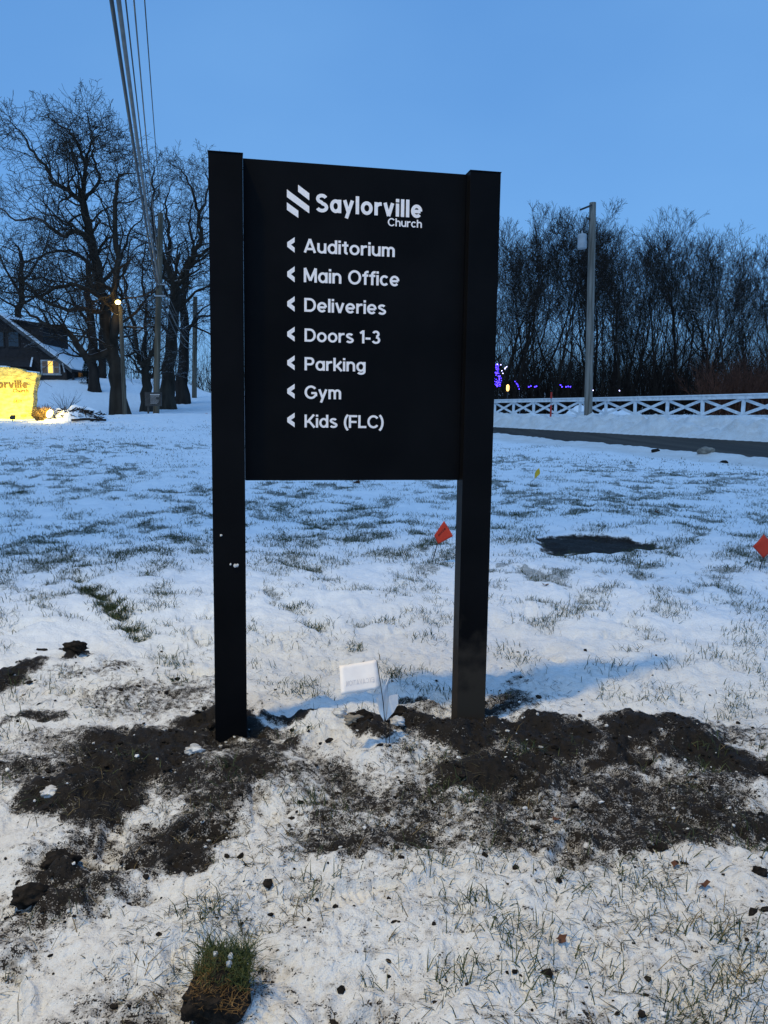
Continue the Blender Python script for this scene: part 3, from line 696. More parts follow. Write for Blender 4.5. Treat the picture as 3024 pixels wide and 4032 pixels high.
# ------------------------------------------------------------------ lettering (strokes of constant weight, drawn letter by letter)
def arc(cx, cy, rx, ry, a0, a1, n=20): return [(cx+rx*math.cos(R(a0+(a1-a0)*i/n)), cy+ry*math.sin(R(a0+(a1-a0)*i/n))) for i in range(n+1)]
def glyph(ch, w):
    h = w/2; X = .74; C = 1.0
    def bowl(wd, x=0): return arc(x+wd/2, X/2, wd/2-h, X/2-h+.012, 0, 360, 30)
    if ch == ' ': return [], .30
    if ch == 'o': return [bowl(.68)], .68
    if ch == 'a': return [bowl(.64), [(.64-h, 0), (.64-h, X)]], .64
    if ch == 'd': return [bowl(.64), [(.64-h, 0), (.64-h, C)]], .64
    if ch == 'g': return [bowl(.64), [(.64-h, X)] + arc(.33, -.0, .31-h, .24-h, 0, -150, 14)], .64
    if ch == 'e': return [[(h*.7, X*.5-.01), (.66-h, X*.5-.01)], arc(.33, X/2, .33-h, X/2-h+.012, 0, 318, 28)], .66
    if ch == 'c': return [arc(.32, X/2, .32-h, X/2-h+.012, 42, 318, 24)], .60
    if ch == 's': return [arc(.29, X*.73, .26-h*.9, X*.27-h+.012, 25, 180+75, 14)[:] + arc(.29, X*.27, .29-h, X*.27-h+.022, 75, -155, 16)], .58
    if ch == 'u': return [[(h, X), (h, .30)] + arc(.30, .31, .30-h, .31-h+.012, 180, 360, 14), [(.60-h, 0), (.60-h, X)]], .60
    if ch == 'n': return [[(h, 0), (h, X)], arc(.30, X-.31, .30-h, .31-h+.012, 180, 0, 14) + [(.60-h, 0)]], .60
    if ch == 'h': return [[(h, 0), (h, C)], arc(.30, X-.31, .30-h, .31-h+.012, 180, 0, 14) + [(.60-h, 0)]], .60
    if ch == 'm': return [[(h, 0), (h, X)], arc(.26, X-.27, .26-h, .27-h+.012, 180, 0, 12) + [(.52-h, 0)], arc(.78-w, X-.27, .26-h, .27-h+.012, 180, 0, 12) + [(1.04-w-h, 0)]], 1.04-w
    if ch == 'r': return [[(h, 0), (h, X)], arc(.36, X-.32, .36-h, .32-h+.01, 178, 82, 10) + [(.42, X-h+.01)]], .42
    if ch == 'l': return [[(h, 0), (h, C)]], w
    if ch == 'i': return [[(h, 0), (h, X)], [(h, C-w*.98), (h, C)]], w
    if ch == 't': return [[(.14+h, C-.06), (.14+h, .20)] + arc(.14+w+.06, .20, .06+h, .20-h, 180, 275, 8), [(0, X-h*.9), (.42, X-h*.9)]], .42
    if ch == 'f': return [[(.12+h, 0), (.12+h, .78)] + arc(.34, .79, .22-h, .22-h, 180, 80, 10) + [(.42, C-h)], [(0, X-h*.9), (.40, X-h*.9)]], .40
    if ch == 'k': return [[(h, 0), (h, C)], [(.16, .30), (.54, X)], [(.25, .38), (.57, 0)]], .58
    if ch == 'v': return [[(h*.9, X), (.31, .0)], [(.62-h*.9, X), (.31, .0)]], .62
    if ch == 'y': return [[(h*.9, X), (.32, .02)], [(.62-h*.9, X), (.19, -.27)]], .62
    if ch == 'A': return [[(h*.9, 0), (.40, C)], [(.80-h*.9, 0), (.40, C)], [(.16, .27), (.64, .27)]], .80
    if ch == 'M': return [[(h, 0), (h, C)], [(h, C), (.43, .12)], [(.86-h, C), (.43, .12)], [(.86-h, 0), (.86-h, C)]], .86
    if ch == 'O': return [arc(.44, .5, .44-h, .5-h+.012, 0, 360, 34)], .88
    if ch == 'C': return [arc(.44, .5, .44-h, .5-h+.012, 38, 322, 30)], .82
    if ch == 'G': return [arc(.44, .5, .44-h, .5-h+.012, 38, 335, 30), [(.46, .44), (.86-h*.5, .44)], [(.86-h, .44), (.86-h, .20)]], .86
    if ch == 'D': return [[(h, 0), (h, C)], [(0, C-h), (.34, C-h)] + arc(.36, .5, .42-h, .5-h, 90, -90, 20) + [(0, h)]], .78
    if ch == 'P': return [[(h, 0), (h, C)], [(0, C-h), (.38, C-h)] + arc(.38, .69, .28-h, .31-h, 90, -90, 16) + [(0, .38+h)]], .66
    if ch == 'K': return [[(h, 0), (h, C)], [(.18, .38), (.66, C)], [(.30, .52), (.70, 0)]], .72
    if ch == 'F': return [[(h, 0), (h, C)], [(0, C-h), (.60, C-h)], [(0, .47), (.55, .47)]], .60
    if ch == 'L': return [[(h, 0), (h, C)], [(0, h), (.58, h)]], .58
    if ch == 'S': return [arc(.36, .73, .33-h, .27-h+.012, 22, 180+80, 16) + arc(.36, .27, .36-h, .27-h+.022, 78, -158, 18)], .72
    if ch == 'E': return [[(h, 0), (h, C)], [(0, C-h), (.58, C-h)], [(0, .5), (.54, .5)], [(0, h), (.58, h)]], .58
    if ch == 'X': return [[(h, 0), (.66-h, C)], [(.66-h, 0), (h, C)]], .66
    if ch == 'V': return [[(h, C), (.36, 0)], [(.72-h, C), (.36, 0)]], .72
    if ch == 'T': return [[(.32, 0), (.32, C)], [(0, C-h), (.64, C-h)]], .64
    if ch == 'I': return [[(h, 0), (h, C)]], w
    if ch == 'N': return [[(h, 0), (h, C)], [(h, C), (.70-h, 0)], [(.70-h, 0), (.70-h, C)]], .70
    if ch == '1': return [[(.22, 0), (.22, C)], [(.0, .76), (.22, .95)]], .22+h
    if ch == '-': return [[(.0, .38), (.36, .38)]], .36
    if ch == '3': return [arc(.30, .74, .27-h, .26-h+.012, 160, -80, 16), arc(.31, .28, .31-h, .28-h+.012, 88, -160, 18)], .62
    if ch == '6': return [arc(.32, .32, .32-h, .32-h+.012, 0, 360, 24), [(.06+h, .36), (.36, .99)]], .64
    if ch == '9': return [arc(.32, .68, .32-h, .32-h+.012, 0, 360, 24), [(.58-h, .64), (.28, .01)]], .64
    if ch == '4': return [[(.45, 0), (.45, C)], [(.45, C), (.05, .30)], [(.0, .27), (.62, .27)]], .62
    if ch == '2': return [arc(.30, .70, .28-h, .30-h, 165, -35, 16) + [(.06, .06)], [(.02, h), (.60, h)]], .60
    if ch == '(': return [arc(.60, .42, .60-h, .74, 126, 234, 14)], .28
    if ch == ')': return [arc(-.32, .42, .60-h, .74, 54, -54, 14)], .28
    return [], .4
def text_mesh(txt, w, width, hgt, thick=.0015, gap=.085, y=0.0, mirror=False, word=None):
    """flat lettering in x,z with its left foot at the origin, facing -y"""
    mb = MB(); cur = 0; polys = []
    wi = 0
    for ch in txt:
        if ch == ' ': wi += 1
        st_, adv = glyph(ch, w)
        for k, pl in enumerate(st_ if word is None or word == wi else []): polys.append(([(x+cur, z) for x, z in pl], k))
        cur += adv + gap
    total = cur-gap; sx = width/total
    for pl, k in polys:
        n = len(pl); closed = n > 6 and math.hypot(pl[0][0]-pl[-1][0], pl[0][1]-pl[-1][1]) < 1e-3
        L = []; Rr = []
        for i in range(n):
            a = pl[i-1] if i else (pl[-2] if closed else pl[0]); b = pl[i+1] if i < n-1 else (pl[1] if closed else pl[-1])
            dx, dz = b[0]-a[0], b[1]-a[1]; l = math.hypot(dx, dz) or 1
            ox, oz = -dz/l*w/2, dx/l*w/2
            L.append((pl[i][0]+ox, pl[i][1]+oz)); Rr.append((pl[i][0]-ox, pl[i][1]-oz))
        th = thick + k*.0004
        for i in range(n-1):
            q = [L[i], L[i+1], Rr[i+1], Rr[i]]
            q = [((total-x if mirror else x)*sx, z*hgt) for x, z in q]
            f0 = [(x, y-th, z) for x, z in q]
            b = len(mb.v); mb.v += f0; mb.f.append((b, b+1, b+2, b+3))
            # sides
            g = [(x, y, z) for x, z in q]; mb.v += g
            mb.f += [(b, b+4, b+5, b+1), (b+2, b+6, b+7, b+3)]
            if i == 0 and not closed: mb.f.append((b, b+3, b+7, b+4))
            if i == n-2 and not closed: mb.f.append((b+1, b+5, b+6, b+2))
    return mb
def tbuild(mb, name, m, parent, loc):
    me = bpy.data.meshes.new(name); me.from_pydata(mb.v, [], mb.f); me.update()
    o = link_mesh(name, me, m, parent); o.location = loc; return o

# ------------------------------------------------------------------ the black wayfinding sign
SX, SY, TH, WID, PW, PD, HGT = -.794, 3.643, .1915, 1.337, .1485, .10, 2.648
LEAN = .0065
REC = .055
def make_sign():
    root = empty('wayfinding_sign', (SX, SY, 0), (0, LEAN, TH), label='tall black two-post church direction sign with white lettering', cat='sign')
    zb, zt = 1.207, 2.647
    pm = bpy.data.materials.new('black_post_with_mud'); pm.use_nodes = True
    pm = M['black'].copy(); t = pm.node_tree; b = t.nodes['Principled BSDF']
    src = b.inputs['Base Color'].links[0].from_socket
    tc = t.nodes.new('ShaderNodeTexCoord'); sx = t.nodes.new('ShaderNodeSeparateXYZ'); t.links.new(tc.outputs['Object'], sx.inputs[0])
    n = t.nodes.new('ShaderNodeTexNoise'); n.inputs['Scale'].default_value = 11; n.inputs['Detail'].default_value = 6; t.links.new(tc.outputs['Object'], n.inputs[0])
    ma = t.nodes.new('ShaderNodeMath'); ma.operation = 'MULTIPLY_ADD'; t.links.new(n.outputs[0], ma.inputs[0]); ma.inputs[1].default_value = -.75; t.links.new(sx.outputs[2], ma.inputs[2])
    mr = t.nodes.new('ShaderNodeMapRange'); mr.inputs[1].default_value = .12; mr.inputs[2].default_value = -.22; t.links.new(ma.outputs[0], mr.inputs[0])
    mx = t.nodes.new('ShaderNodeMix'); mx.data_type = 'RGBA'; t.links.new(mr.outputs[0], mx.inputs[0]); t.links.new(src, mx.inputs[6]); mx.inputs[7].default_value = (.045, .036, .028, 1)
    t.links.new(mx.outputs[2], b.inputs['Base Color'])
    mr2 = t.nodes.new('ShaderNodeMapRange'); mr2.inputs[3].default_value = .42; mr2.inputs[4].default_value = .9; t.links.new(mr.outputs[0], mr2.inputs[0]); t.links.new(mr2.outputs[0], b.inputs['Roughness'])
    MB().box(0, PW, 0, PD, -.35, HGT).build('post', M['black'], root, bevel=.0025)
    MB().box(WID-PW, WID, 0, PD, -.35, HGT).build('post', pm, root, bevel=.0025, label='right post smeared with mud at its foot')
    for x in (0, WID-PW):
        MB().box(x-.002, x+PW+.002, -.002, PD+.002, HGT+.0005, HGT+.005).build('post_cap', M['black'], root, bevel=.001)
    MB().box(PW+.002, WID-PW-.002, REC, REC+.032, zb, zt).build('panel', M['black'], root, bevel=.0015)
    # put a photograph pixel onto the panel face -> (x, z) on the sign
    rot = root.matrix_basis if False else (Matrix.Translation((SX, SY, 0)) @ Matrix.Rotation(TH, 4, 'Z') @ Matrix.Rotation(LEAN, 4, 'Y'))
    inv = rot.inverted()
    o_l = inv @ Vector((0, 0, CAMZ)); 
    def on(px, py):
        d = inv.to_3x3() @ Vector(ray(px, py)); k = (REC-o_l.y)/d.y; q = o_l + d*k; return q.x, q.z
    rows = [('Auditorium', 1196, 940, 994, 1554, 1006), ('Main Office', 1196, 1055, 1111, 1572, 1121), ('Deliveries', 1198, 1173, 1227, 1520, 1236), ('Doors 1-3', 1199, 1293, 1345, 1497, 1346),
            ('Parking', 1199, 1406, 1458, 1439, 1461), ('Gym', 1199, 1518, 1570, 1343, 1571), ('Kids (FLC)', 1199, 1632, 1683, 1510, 1684)]
    for txt, xl, yt, yb, xr, ybr in rows:
        x0, z0 = on(xl, yb); _, z1 = on(xl, yt); x1, _ = on(xr, ybr)
        for wd in range(len(txt.split(' '))): tbuild(text_mesh(txt, .162, x1-x0, z1-z0, gap=.075, word=wd), 'lettering', M['letter'], root, (x0, REC, z0))
        a0, zc = on(1131, (yt+yb)/2 - 4); a1, _ = on(1160, (yt+yb)/2)
        hh = (z1-z0)*.56; w = a1-a0; q = hh*.48
        # arrowhead: bold chevron with vertical cut ends
        A = [(0, hh*.30), (w, hh), (w, hh*.34), (w*.50, 0), (w, -hh*.34), (w, -hh), (0, -hh*.30)]
        ar = MB()
        up = [(0, .30*hh), (0, 0), (w*.5, 0), (w, .36*hh), (w, hh)]; dn = [(x, -z) for x, z in up]
        for pl in (up, dn):
            nn = len(pl); bb = len(ar.v)
            ar.v += [(x, -.0016, z) for x, z in pl] + [(x, 0, z) for x, z in pl]
            ar.f += [tuple(bb+i for i in range(nn))] + [(bb+i, bb+(i+1) % nn, bb+nn+(i+1) % nn, bb+nn+i) for i in range(nn)]
        tbuild(ar, 'arrow', M['letter'], root, (a0, REC, zc))
    # emblem: three slanted bars
    def lp(x, y): return on(1100+x*.3617, 700+y*.3617)
    for pl in ([(82, 127), (325, 312), (325, 388), (82, 210)], [(204, 77), (325, 170), (325, 246), (204, 152)], [(82, 268), (206, 360), (206, 437), (82, 350)]):
        q = [lp(*p) for p in pl]; ar = MB(); nn = 4
        ar.v = [(x, REC-.0016, z) for x, z in q] + [(x, REC, z) for x, z in q]
        ar.f = [(0, 1, 2, 3)] + [(i, (i+1) % 4, 4+(i+1) % 4, 4+i) for i in range(4)]
        tbuild(ar, 'emblem_bar', M['letter'], root, (0, 0, 0))
    x0, _ = lp(393, 380); _, z0 = lp(855, 397); _, z1 = lp(855, 203); x1, _ = lp(1553, 432)
    tbuild(text_mesh('Saylorville', .195, x1-x0, z1-z0, gap=.105), 'lettering', M['letter'], root, (x0, REC, z0))
    x0, _ = lp(1180, 524); _, z0 = lp(1262, 529); _, z1 = lp(1262, 443); x1, _ = lp(1550, 540)
    tbuild(text_mesh('Church', .155, x1-x0, z1-z0, gap=.075), 'lettering', M['letter'], root, (x0, REC, z0))
    # crumbs of snow stuck to the left post
    for px, py, r in ((870, 2108, .007), (908, 2222, .006), (925, 2228, .010), (934, 2225, .008)):
        d = inv.to_3x3() @ Vector(ray(px, py)); q = o_l + d*(-o_l.y/d.y)
        bm = bmesh.new(); bmesh.ops.create_icosphere(bm, subdivisions=1, radius=r)
        for v in bm.verts: v.co = Vector((v.co.x*random.uniform(.6, 1.2), v.co.y*.5, v.co.z*random.uniform(.7, 1.3)))
        me = bpy.data.meshes.new('snow_crumb'); bm.to_mesh(me); bm.free()
        o = link_mesh('snow_crumb', me, M['snow_clump'], root); o.location = (q.x, -.002, q.z)
make_sign()

# ------------------------------------------------------------------ marker flags
def flag(name, base, top, corners, m, label, cat='flag', prints=None, bend=.012, wr=.0022):
    """wire from base to top, a cloth given by four world corners (pole top, pole bottom, free bottom, free top)"""
    b = Vector(base); root = empty(name, b, label=label, cat=cat, group=None)
    T = Vector(top)
    mid = (b+T)/2 + Vector((.006, .0, 0))
    MB().tube([Vector((0, 0, -.05)), mid-b, T-b], wr, 6).build('wire', M['wire'], root, smooth=True)
    n = 8; a, c, e, g = [Vector(q)-b for q in corners]; v = []; f = []
    nrm = (c-a).cross(g-a).normalized()
    for i in range(n+1):
        for j in range(n+1):
            u, w = i/n, j/n
            p = (a*(1-u)+g*u)*(1-w) + (c*(1-u)+e*u)*w
            p = p + nrm*(bend*math.sin(u*4.4+.5*w) + bend*.5*math.sin(w*5+u*2))*min(1, u*3)
            v.append(tuple(p))
    for i in range(n):
        for j in range(n): k = i*(n+1)+j; f.append((k, k+1, k+n+2, k+n+1))
    me = np_mesh(name+'_cloth', v, f, True)
    o = link_mesh('flag_cloth', me, m, root)
    s = o.modifiers.new('thickness', 'SOLIDIFY'); s.thickness = .0009
    if prints: prints(root, a, c, e, g, nrm)
    return root
def flag_text(txt, w, u0, u1, wv, hh, m, mirror=False, bend=.012):
    def fn(root, a, c, e, g, nrm):
        ex = (g-a); ez = (a-c)
        Wd, Hd = ex.length, ez.length
        side = -1 if nrm.y > 0 else 1
        mb = text_mesh(txt, w, 1.0, 1.0, thick=0, mirror=mirror)
        out = MB()
        vv = []
        for x, y, z in mb.v:
            u = u0+(u1-u0)*x; ww = wv - z*hh
            p = (a*(1-u)+g*u)*(1-ww) + (c*(1-u)+e*u)*ww
            p = p + nrm*(bend*math.sin(u*4.4+.5*ww) + bend*.5*math.sin(ww*5+u*2))*min(1, u*3) + nrm*(side*.0018 + side*(-y))
            vv.append(tuple(p))
        out.v = vv; out.f = mb.f
        tbuild(out, 'print', m, root, (0, 0, 0))
    return fn
# white flag, big one
b1 = G(1524, 2960); D1 = b1.y
def FP(px, py, D): return P(px, py, D)
b1z = Vector((b1.x, b1.y, hz(b1.x, b1.y)-.01))
flag('marker_flag', b1z, FP(1484, 2600, D1), [FP(1484, 2597, D1+.075), FP(1496, 2712, D1), FP(1341, 2738, D1-.08), FP(1335, 2622, D1-.005)], M['flag_white'], 'spread white marker flag on a thin wire, left of the crumpled one',
     prints=flag_text('EXCAVATION', .16, .12, .86, .74, .17, M['flag_print'], mirror=False, bend=.004), bend=.004)
b2 = G(1531, 2940); D2 = b2.y+.02
b2z = Vector((b2.x, b2.y, hz(b2.x, b2.y)-.01))
fl2 = flag('marker_flag', b2z, FP(1531, 2770, D2), [FP(1540, 2770, D2+.03), FP(1513, 2842, D2-.045), FP(1474, 2750, D2-.01), FP(1529, 2664, D2+.06)], M['flag_white'], 'crumpled white marker flag folded into a kite shape beside the spread one', bend=.010)
mbx = MB(); qs = [FP(1533, 2740, D2+.01), FP(1567, 2734, D2+.07), FP(1568, 2770, D2+.04), FP(1550, 2805, D2+.0), FP(1520, 2838, D2-.035)]
mbx.v = [tuple(q-b2z) for q in qs] + [tuple(q-b2z+Vector((0, .004, 0))) for q in qs]; mbx.f = [(0, 1, 2), (0, 2, 3), (0, 3, 4), (7, 6, 5), (8, 7, 5), (9, 8, 5)]
mbx.build('folded_corner', M['flag_white'], fl2)
# red flags
b3 = G(1694, 2228); D3 = b3.y
flag('marker_flag', (b3.x, b3.y, hz(b3.x, b3.y)), FP(1722, 2142, D3), [FP(1709, 2109, D3), FP(1725, 2142, D3), FP(1784, 2112, D3-.05), FP(1748, 2051, D3-.05)], M['flag_red'], 'red marker flag tilted on its wire just left of the right sign post',
     prints=flag_text('eccce', .2, .25, .85, .42, .16, M['flag_ink'], bend=.006), bend=.006, wr=.0048)
b4 = G(2985, 2275); D4 = b4.y
flag('marker_flag', (b4.x, b4.y, hz(b4.x, b4.y)), FP(3004, 2195, D4), [FP(2964, 2152, D4), FP(3005, 2198, D4), FP(3052, 2160, D4-.05), FP(3008, 2104, D4-.05)], M['flag_red'], 'red marker flag at the right edge of the snow lawn', bend=.006, wr=.0048)
b5 = G(2082, 1938); D5 = b5.y*1.0
g5 = hz(b5.x, b5.y)
flag('marker_flag', (b5.x, b5.y, g5), FP(2104, 1888, D5), [FP(2106, 1862, D5), FP(2104, 1888, D5), FP(2125, 1866, D5-.1), FP(2122, 1842, D5-.1)], M['flag_yellow'], 'small yellow marker flag on a leaning wire far out on the lawn', bend=.01, wr=.005)
b6 = G(1055, 1905); MB().tube([(0, 0, -.05), (.02, 0, .34)], .004, 6).build('marker_stake', M['wire'], None, label='thin dark stake in the snow under the sign panel', cat='stake').location = (b6.x, b6.y, hz(b6.x, b6.y))

# ------------------------------------------------------------------ utility poles and wires
M['pole_dark'] = mat('dark_pole_wood', (.065, .055, .040), (.15, .13, .10), 9, rough=.9, spec=.1, bump=.006, bscale=20, stretch=(1, 1, .06))
def pole(name, base, top, r0, r1, label, group='wooden utility poles', wood='pole_dark'):
    b = Vector((base.x, base.y, hz(base.x, base.y))); t = Vector(top)-b
    e = empty(name, b, label=label, cat='pole', group=group)
    MB().tube([(0, 0, -.4), t*.25, t*.5, t*.75, t], [r0, r0*.93, (r0+r1)/2, r1*1.1, r1], 14).build('shaft', M[wood], e, smooth=False)
    return e, b, t
pA, bA, tA = pole('utility_pole', P(613, 1632, 38), P(633, 838, 38), .15, .12, 'grey wooden utility pole nearest on the left, carrying the cables')
for zz, yy in ((1165, -.2), (1120, -.2)):
    q = P(630, zz, 38-.2)-bA; MB().bar(q+Vector((-.22, 0, 0)), q+Vector((.25, 0, 0)), .06, .06).build('bracket', M['metal_grey'], pA)
pB, bB, tB = pole('utility_pole', P(765, 1582, 62), P(769, 1168, 62), .19, .16, 'farther wooden utility pole where the cables end, beside the sign edge')
q = P(775, 1205, 62)-bB; MB().bar(q+Vector((-.1, 0, 0)), q+Vector((.5, 0, .05)), .08, .08).build('crossarm', M['pole_wood'], pB)
pR, bR, tR = pole('utility_pole', P(2316, 1643, 42), P(2334, 798, 42), .215, .165, 'pale wooden utility pole with transformer in front of the white fence', wood='pole_wood')
q = P(2330, 808, 41.8)-bR; e2 = P(2285, 826, 41.4)-bR
MB().bar(q, e2, .07, .09).build('crossarm', M['metal_dark'], pR)
tp0, tp1 = P(2292, 922, 41.6)-bR, P(2292, 980, 41.6)-bR
MB().tube([tp1, tp1+(tp0-tp1)*.04, tp1+(tp0-tp1)*.93, tp0], [.20, .225, .225, .19], 16).build('transformer', M['metal_grey'], pR, smooth=False)
MB().tube([tp0, tp0+Vector((0, 0, .16))], [.05, .035], 8).build('bushing', M['metal_grey'], pR)
MB().tube([tp0+Vector((.14, 0, 0)), P(2310, 875, 41.7)-bR, P(2312, 860, 41.7)-bR], .018, 6).build('jumper_wire', M['cable_black'], pR)
q = P(2310, 858, 41.7)-bR; MB().bar(q, P(2326, 866, 42)-bR, .05, .1).build('cutout_switch', M['metal_dark'], pR)
pY, bY, tY = pole('lamp_post', P(492, 1622, 38.6), P(474, 1205, 38.6), .11, .09, 'thin grey lamp post with a lit yellow lamp behind the leaning oak', 'wooden utility poles')
hl = P(464, 1190, 38.3)-bY
MB().tube([tY, hl+Vector((.05, 0, .12))], .04, 8).build('arm', M['metal_dark'], pY)
bm = bmesh.new(); bmesh.ops.create_uvsphere(bm, u_segments=14, v_segments=8, radius=.125)
me = bpy.data.meshes.new('lamp'); bm.to_mesh(me); bm.free(); o = link_mesh('lamp_lens', me, M['lamp_glow'], pY); o.location = hl; o.scale = (1, 1, .85)
MB().tube([hl+Vector((-.12, 0, .10)), hl+Vector((-.03, 0, .16)), hl+Vector((.05, 0, .14))], [.05, .11, .06], 10).build('lamp_hood', M['metal_dark'], pY)
ld = bpy.data.lights.new('yard_lamp_light', 'POINT'); ld.energy = 26; ld.color = (1, .72, .25); ld.shadow_soft_size = .12
lo = bpy.data.objects.new('yard_lamp_light', ld); COL.objects.link(lo); lo.location = bY + hl + Vector((0, -.35, -.25))
# pole behind the photographer that holds the other end of the wires
p0 = Vector((1.45, -8.2, 0)); pole('utility_pole', p0, Vector((1.5, -8.2, 10.6)), .17, .13, 'wooden utility pole behind the photographer')
def span(A, B, sag, n=40): 
    A = Vector(A); B = Vector(B)
    return [A + (B-A)*(i/n) - Vector((0, 0, 4*sag*(i/n)*(1-i/n))) for i in range(n+1)]
WG = 'overhead cables between the poles'
def cable(A, pts, r, m, label, sag, sag2=.6):
    path = span(A, pts[0], sag)
    if len(pts) > 1: path += span(pts[0], pts[1], sag2, 24)[1:]
    MB().tube(path, r, 7).build('overhead_cable', m, None, smooth=True, label=label, cat='cable', group=WG)
att = [P(745, 1348, 62), P(765, 1366, 62), P(768, 1362, 62), P(768, 1352, 62)]
cable((1.32, -8, 8.25), [P(620, 1130, 37.75), P(764, 1368, 62)], .031, M['cable_black'], 'thickest black overhead cable, leftmost of the bundle', .8, 1.0)
cable((1.48, -8, 8.25), [P(628, 1120, 37.75), P(766, 1362, 62)], .032, M['cable_grey'], 'thick weathered grey overhead cable, second of the bundle', 1.2, .7)
cable((1.60, -8, 8.45), [P(629, 1105, 37.75), P(766, 1352, 62)], .011, M['cable_black'], 'thin dark overhead wire, third of the bundle', 1.25, .5)
cable((1.74, -8, 8.6), [P(630, 1080, 37.75), P(767, 1340, 62)], .012, M['cable_grey'], 'thin overhead wire, rightmost of the four bundled cables', 1.15, .5)
cable((1.80, -8, 8.0), [P(635, 843, 38)], .011, M['cable_black'], 'single thin wire set apart right of the bundled cables', .8)

# ------------------------------------------------------------------ glowing stone sign of the church at the left edge
def monument():
    D = 30.0
    b = P(60, 1622, D); gz = hz(b.x, b.y); root = empty('monument_sign', (b.x, b.y, gz), (0, 0, R(-6)), label='floodlit cream stone church sign cut off by the left picture edge', cat='sign')
    k = D/FPX*1.0
    def q(px, py): return ((px-60)*k, (1622-py)*k)
    rg = random.Random(4)
    outline = [(-260, 1632), (128, 1632), (130, 1600), (131, 1570), (137, 1545), (136, 1520), (142, 1495), (149, 1478), (150, 1462), (159, 1447), (152, 1440), (112, 1436), (95, 1427), (70, 1422), (30, 1418), (0, 1417), (-60, 1415), (-150, 1420), (-230, 1436), (-262, 1448), (-255, 1500), (-262, 1570)]
    MB().prism([q(*p) for p in outline], 0, .32).build('stone_slab', M['monument'], root, bevel=.03)
    # rough stone courses down the right end
    for i, (x, y, w) in enumerate(((122, 1466, 22), (121, 1488, 16), (118, 1545, 14), (112, 1570, 18), (114, 1585, 16), (116, 1598, 14))):
        a, c = q(x, y); MB().box(a-w*k*.5, a+w*k*.35, -.02, .02, c-.012, c+.012).build('stone_course', M['monument'], root, bevel=.006)
    def line(txt, w, x0, x1, y0, y1, m=M['monument_letter']):
        a, c = q(x0, y1); a2, c2 = q(x1, y0)
        o = tbuild(text_mesh(txt, w, a2-a, c2-c, thick=.012), 'lettering', m, root, (a, -.001, c)); return o
    line('Saylorville', .20, -98, 118, 1471, 1500)
    line('Church', .2, 55, 119, 1503, 1517)
    line('6429', .2, 54, 90, 1545, 1556)
    a, c = q(84, 1611); MB().box(a, a+20*k, -.03, .0, c, c+9*k).build('plaque', M['monument_letter'], root)
    a, c = q(-262, 1446); a2, _ = q(150, 1440)
    for xs in ((-250, -60), (-55, 60), (100, 155)):
        pl = [q(*p) for p in outline if xs[0] <= p[0] <= xs[1] and p[1] < 1450]
        pl = sorted(pl)
        if len(pl) < 2: continue
        mb = MB()
        for i in range(len(pl)-1):
            (x0, z0), (x1, z1) = pl[i], pl[i+1]
            mb.add([(x0, .02, z0-.01), (x1, .02, z1-.01), (x1, .31, z1-.01), (x0, .31, z0-.01), (x0, .06, z0+.035), (x1, .06, z1+.035), (x1, .28, z1+.035), (x0, .28, z0+.035)], [(4, 5, 6, 7), (0, 1, 5, 4), (2, 3, 7, 6), (0, 4, 7, 3), (1, 2, 6, 5)])
        mb.build('snow_cap', M['snow'], root)
    # ground floodlights in front of the slab
    for i, (px, lab) in enumerate(((20, 'small ground floodlight before the lit stone sign, left one'), (105, 'small ground floodlight before the lit stone sign, right one'))):
        x, z = q(px, 1640)
        wp = root.matrix_basis
        loc = Vector((b.x + x, b.y - 1.15, 0)); loc.z = hz(loc.x, loc.y)
        fx = empty('floodlight', loc, (0, 0, 0), label=lab, cat='floodlight', group='floodlights of the stone sign')
        MB().tube([(0, 0, -.05), (0, 0, .10)], .02, 8).build('stem', M['metal_dark'], fx)
        MB().bar((0, -.06, .08), (0, .05, .17), .16, .10).build('housing', M['metal_dark'], fx)
        MB().bar((0, .055, .172), (0, .062, .178), .13, .08).build('lens', M['lamp_glow'], fx)
        ld = bpy.data.lights.new('floodlight_beam', 'SPOT'); ld.energy = 240; ld.color = (1, .80, .075); ld.spot_size = R(140); ld.spot_blend = .6; ld.shadow_soft_size = .06
        lo = bpy.data.objects.new('floodlight_beam', ld); COL.objects.link(lo); lo.location = loc + Vector((0, .09, .21))
        lo.rotation_euler = Vector((0, -1, -.55)).to_track_quat('Z', 'Y').to_euler()
monument()
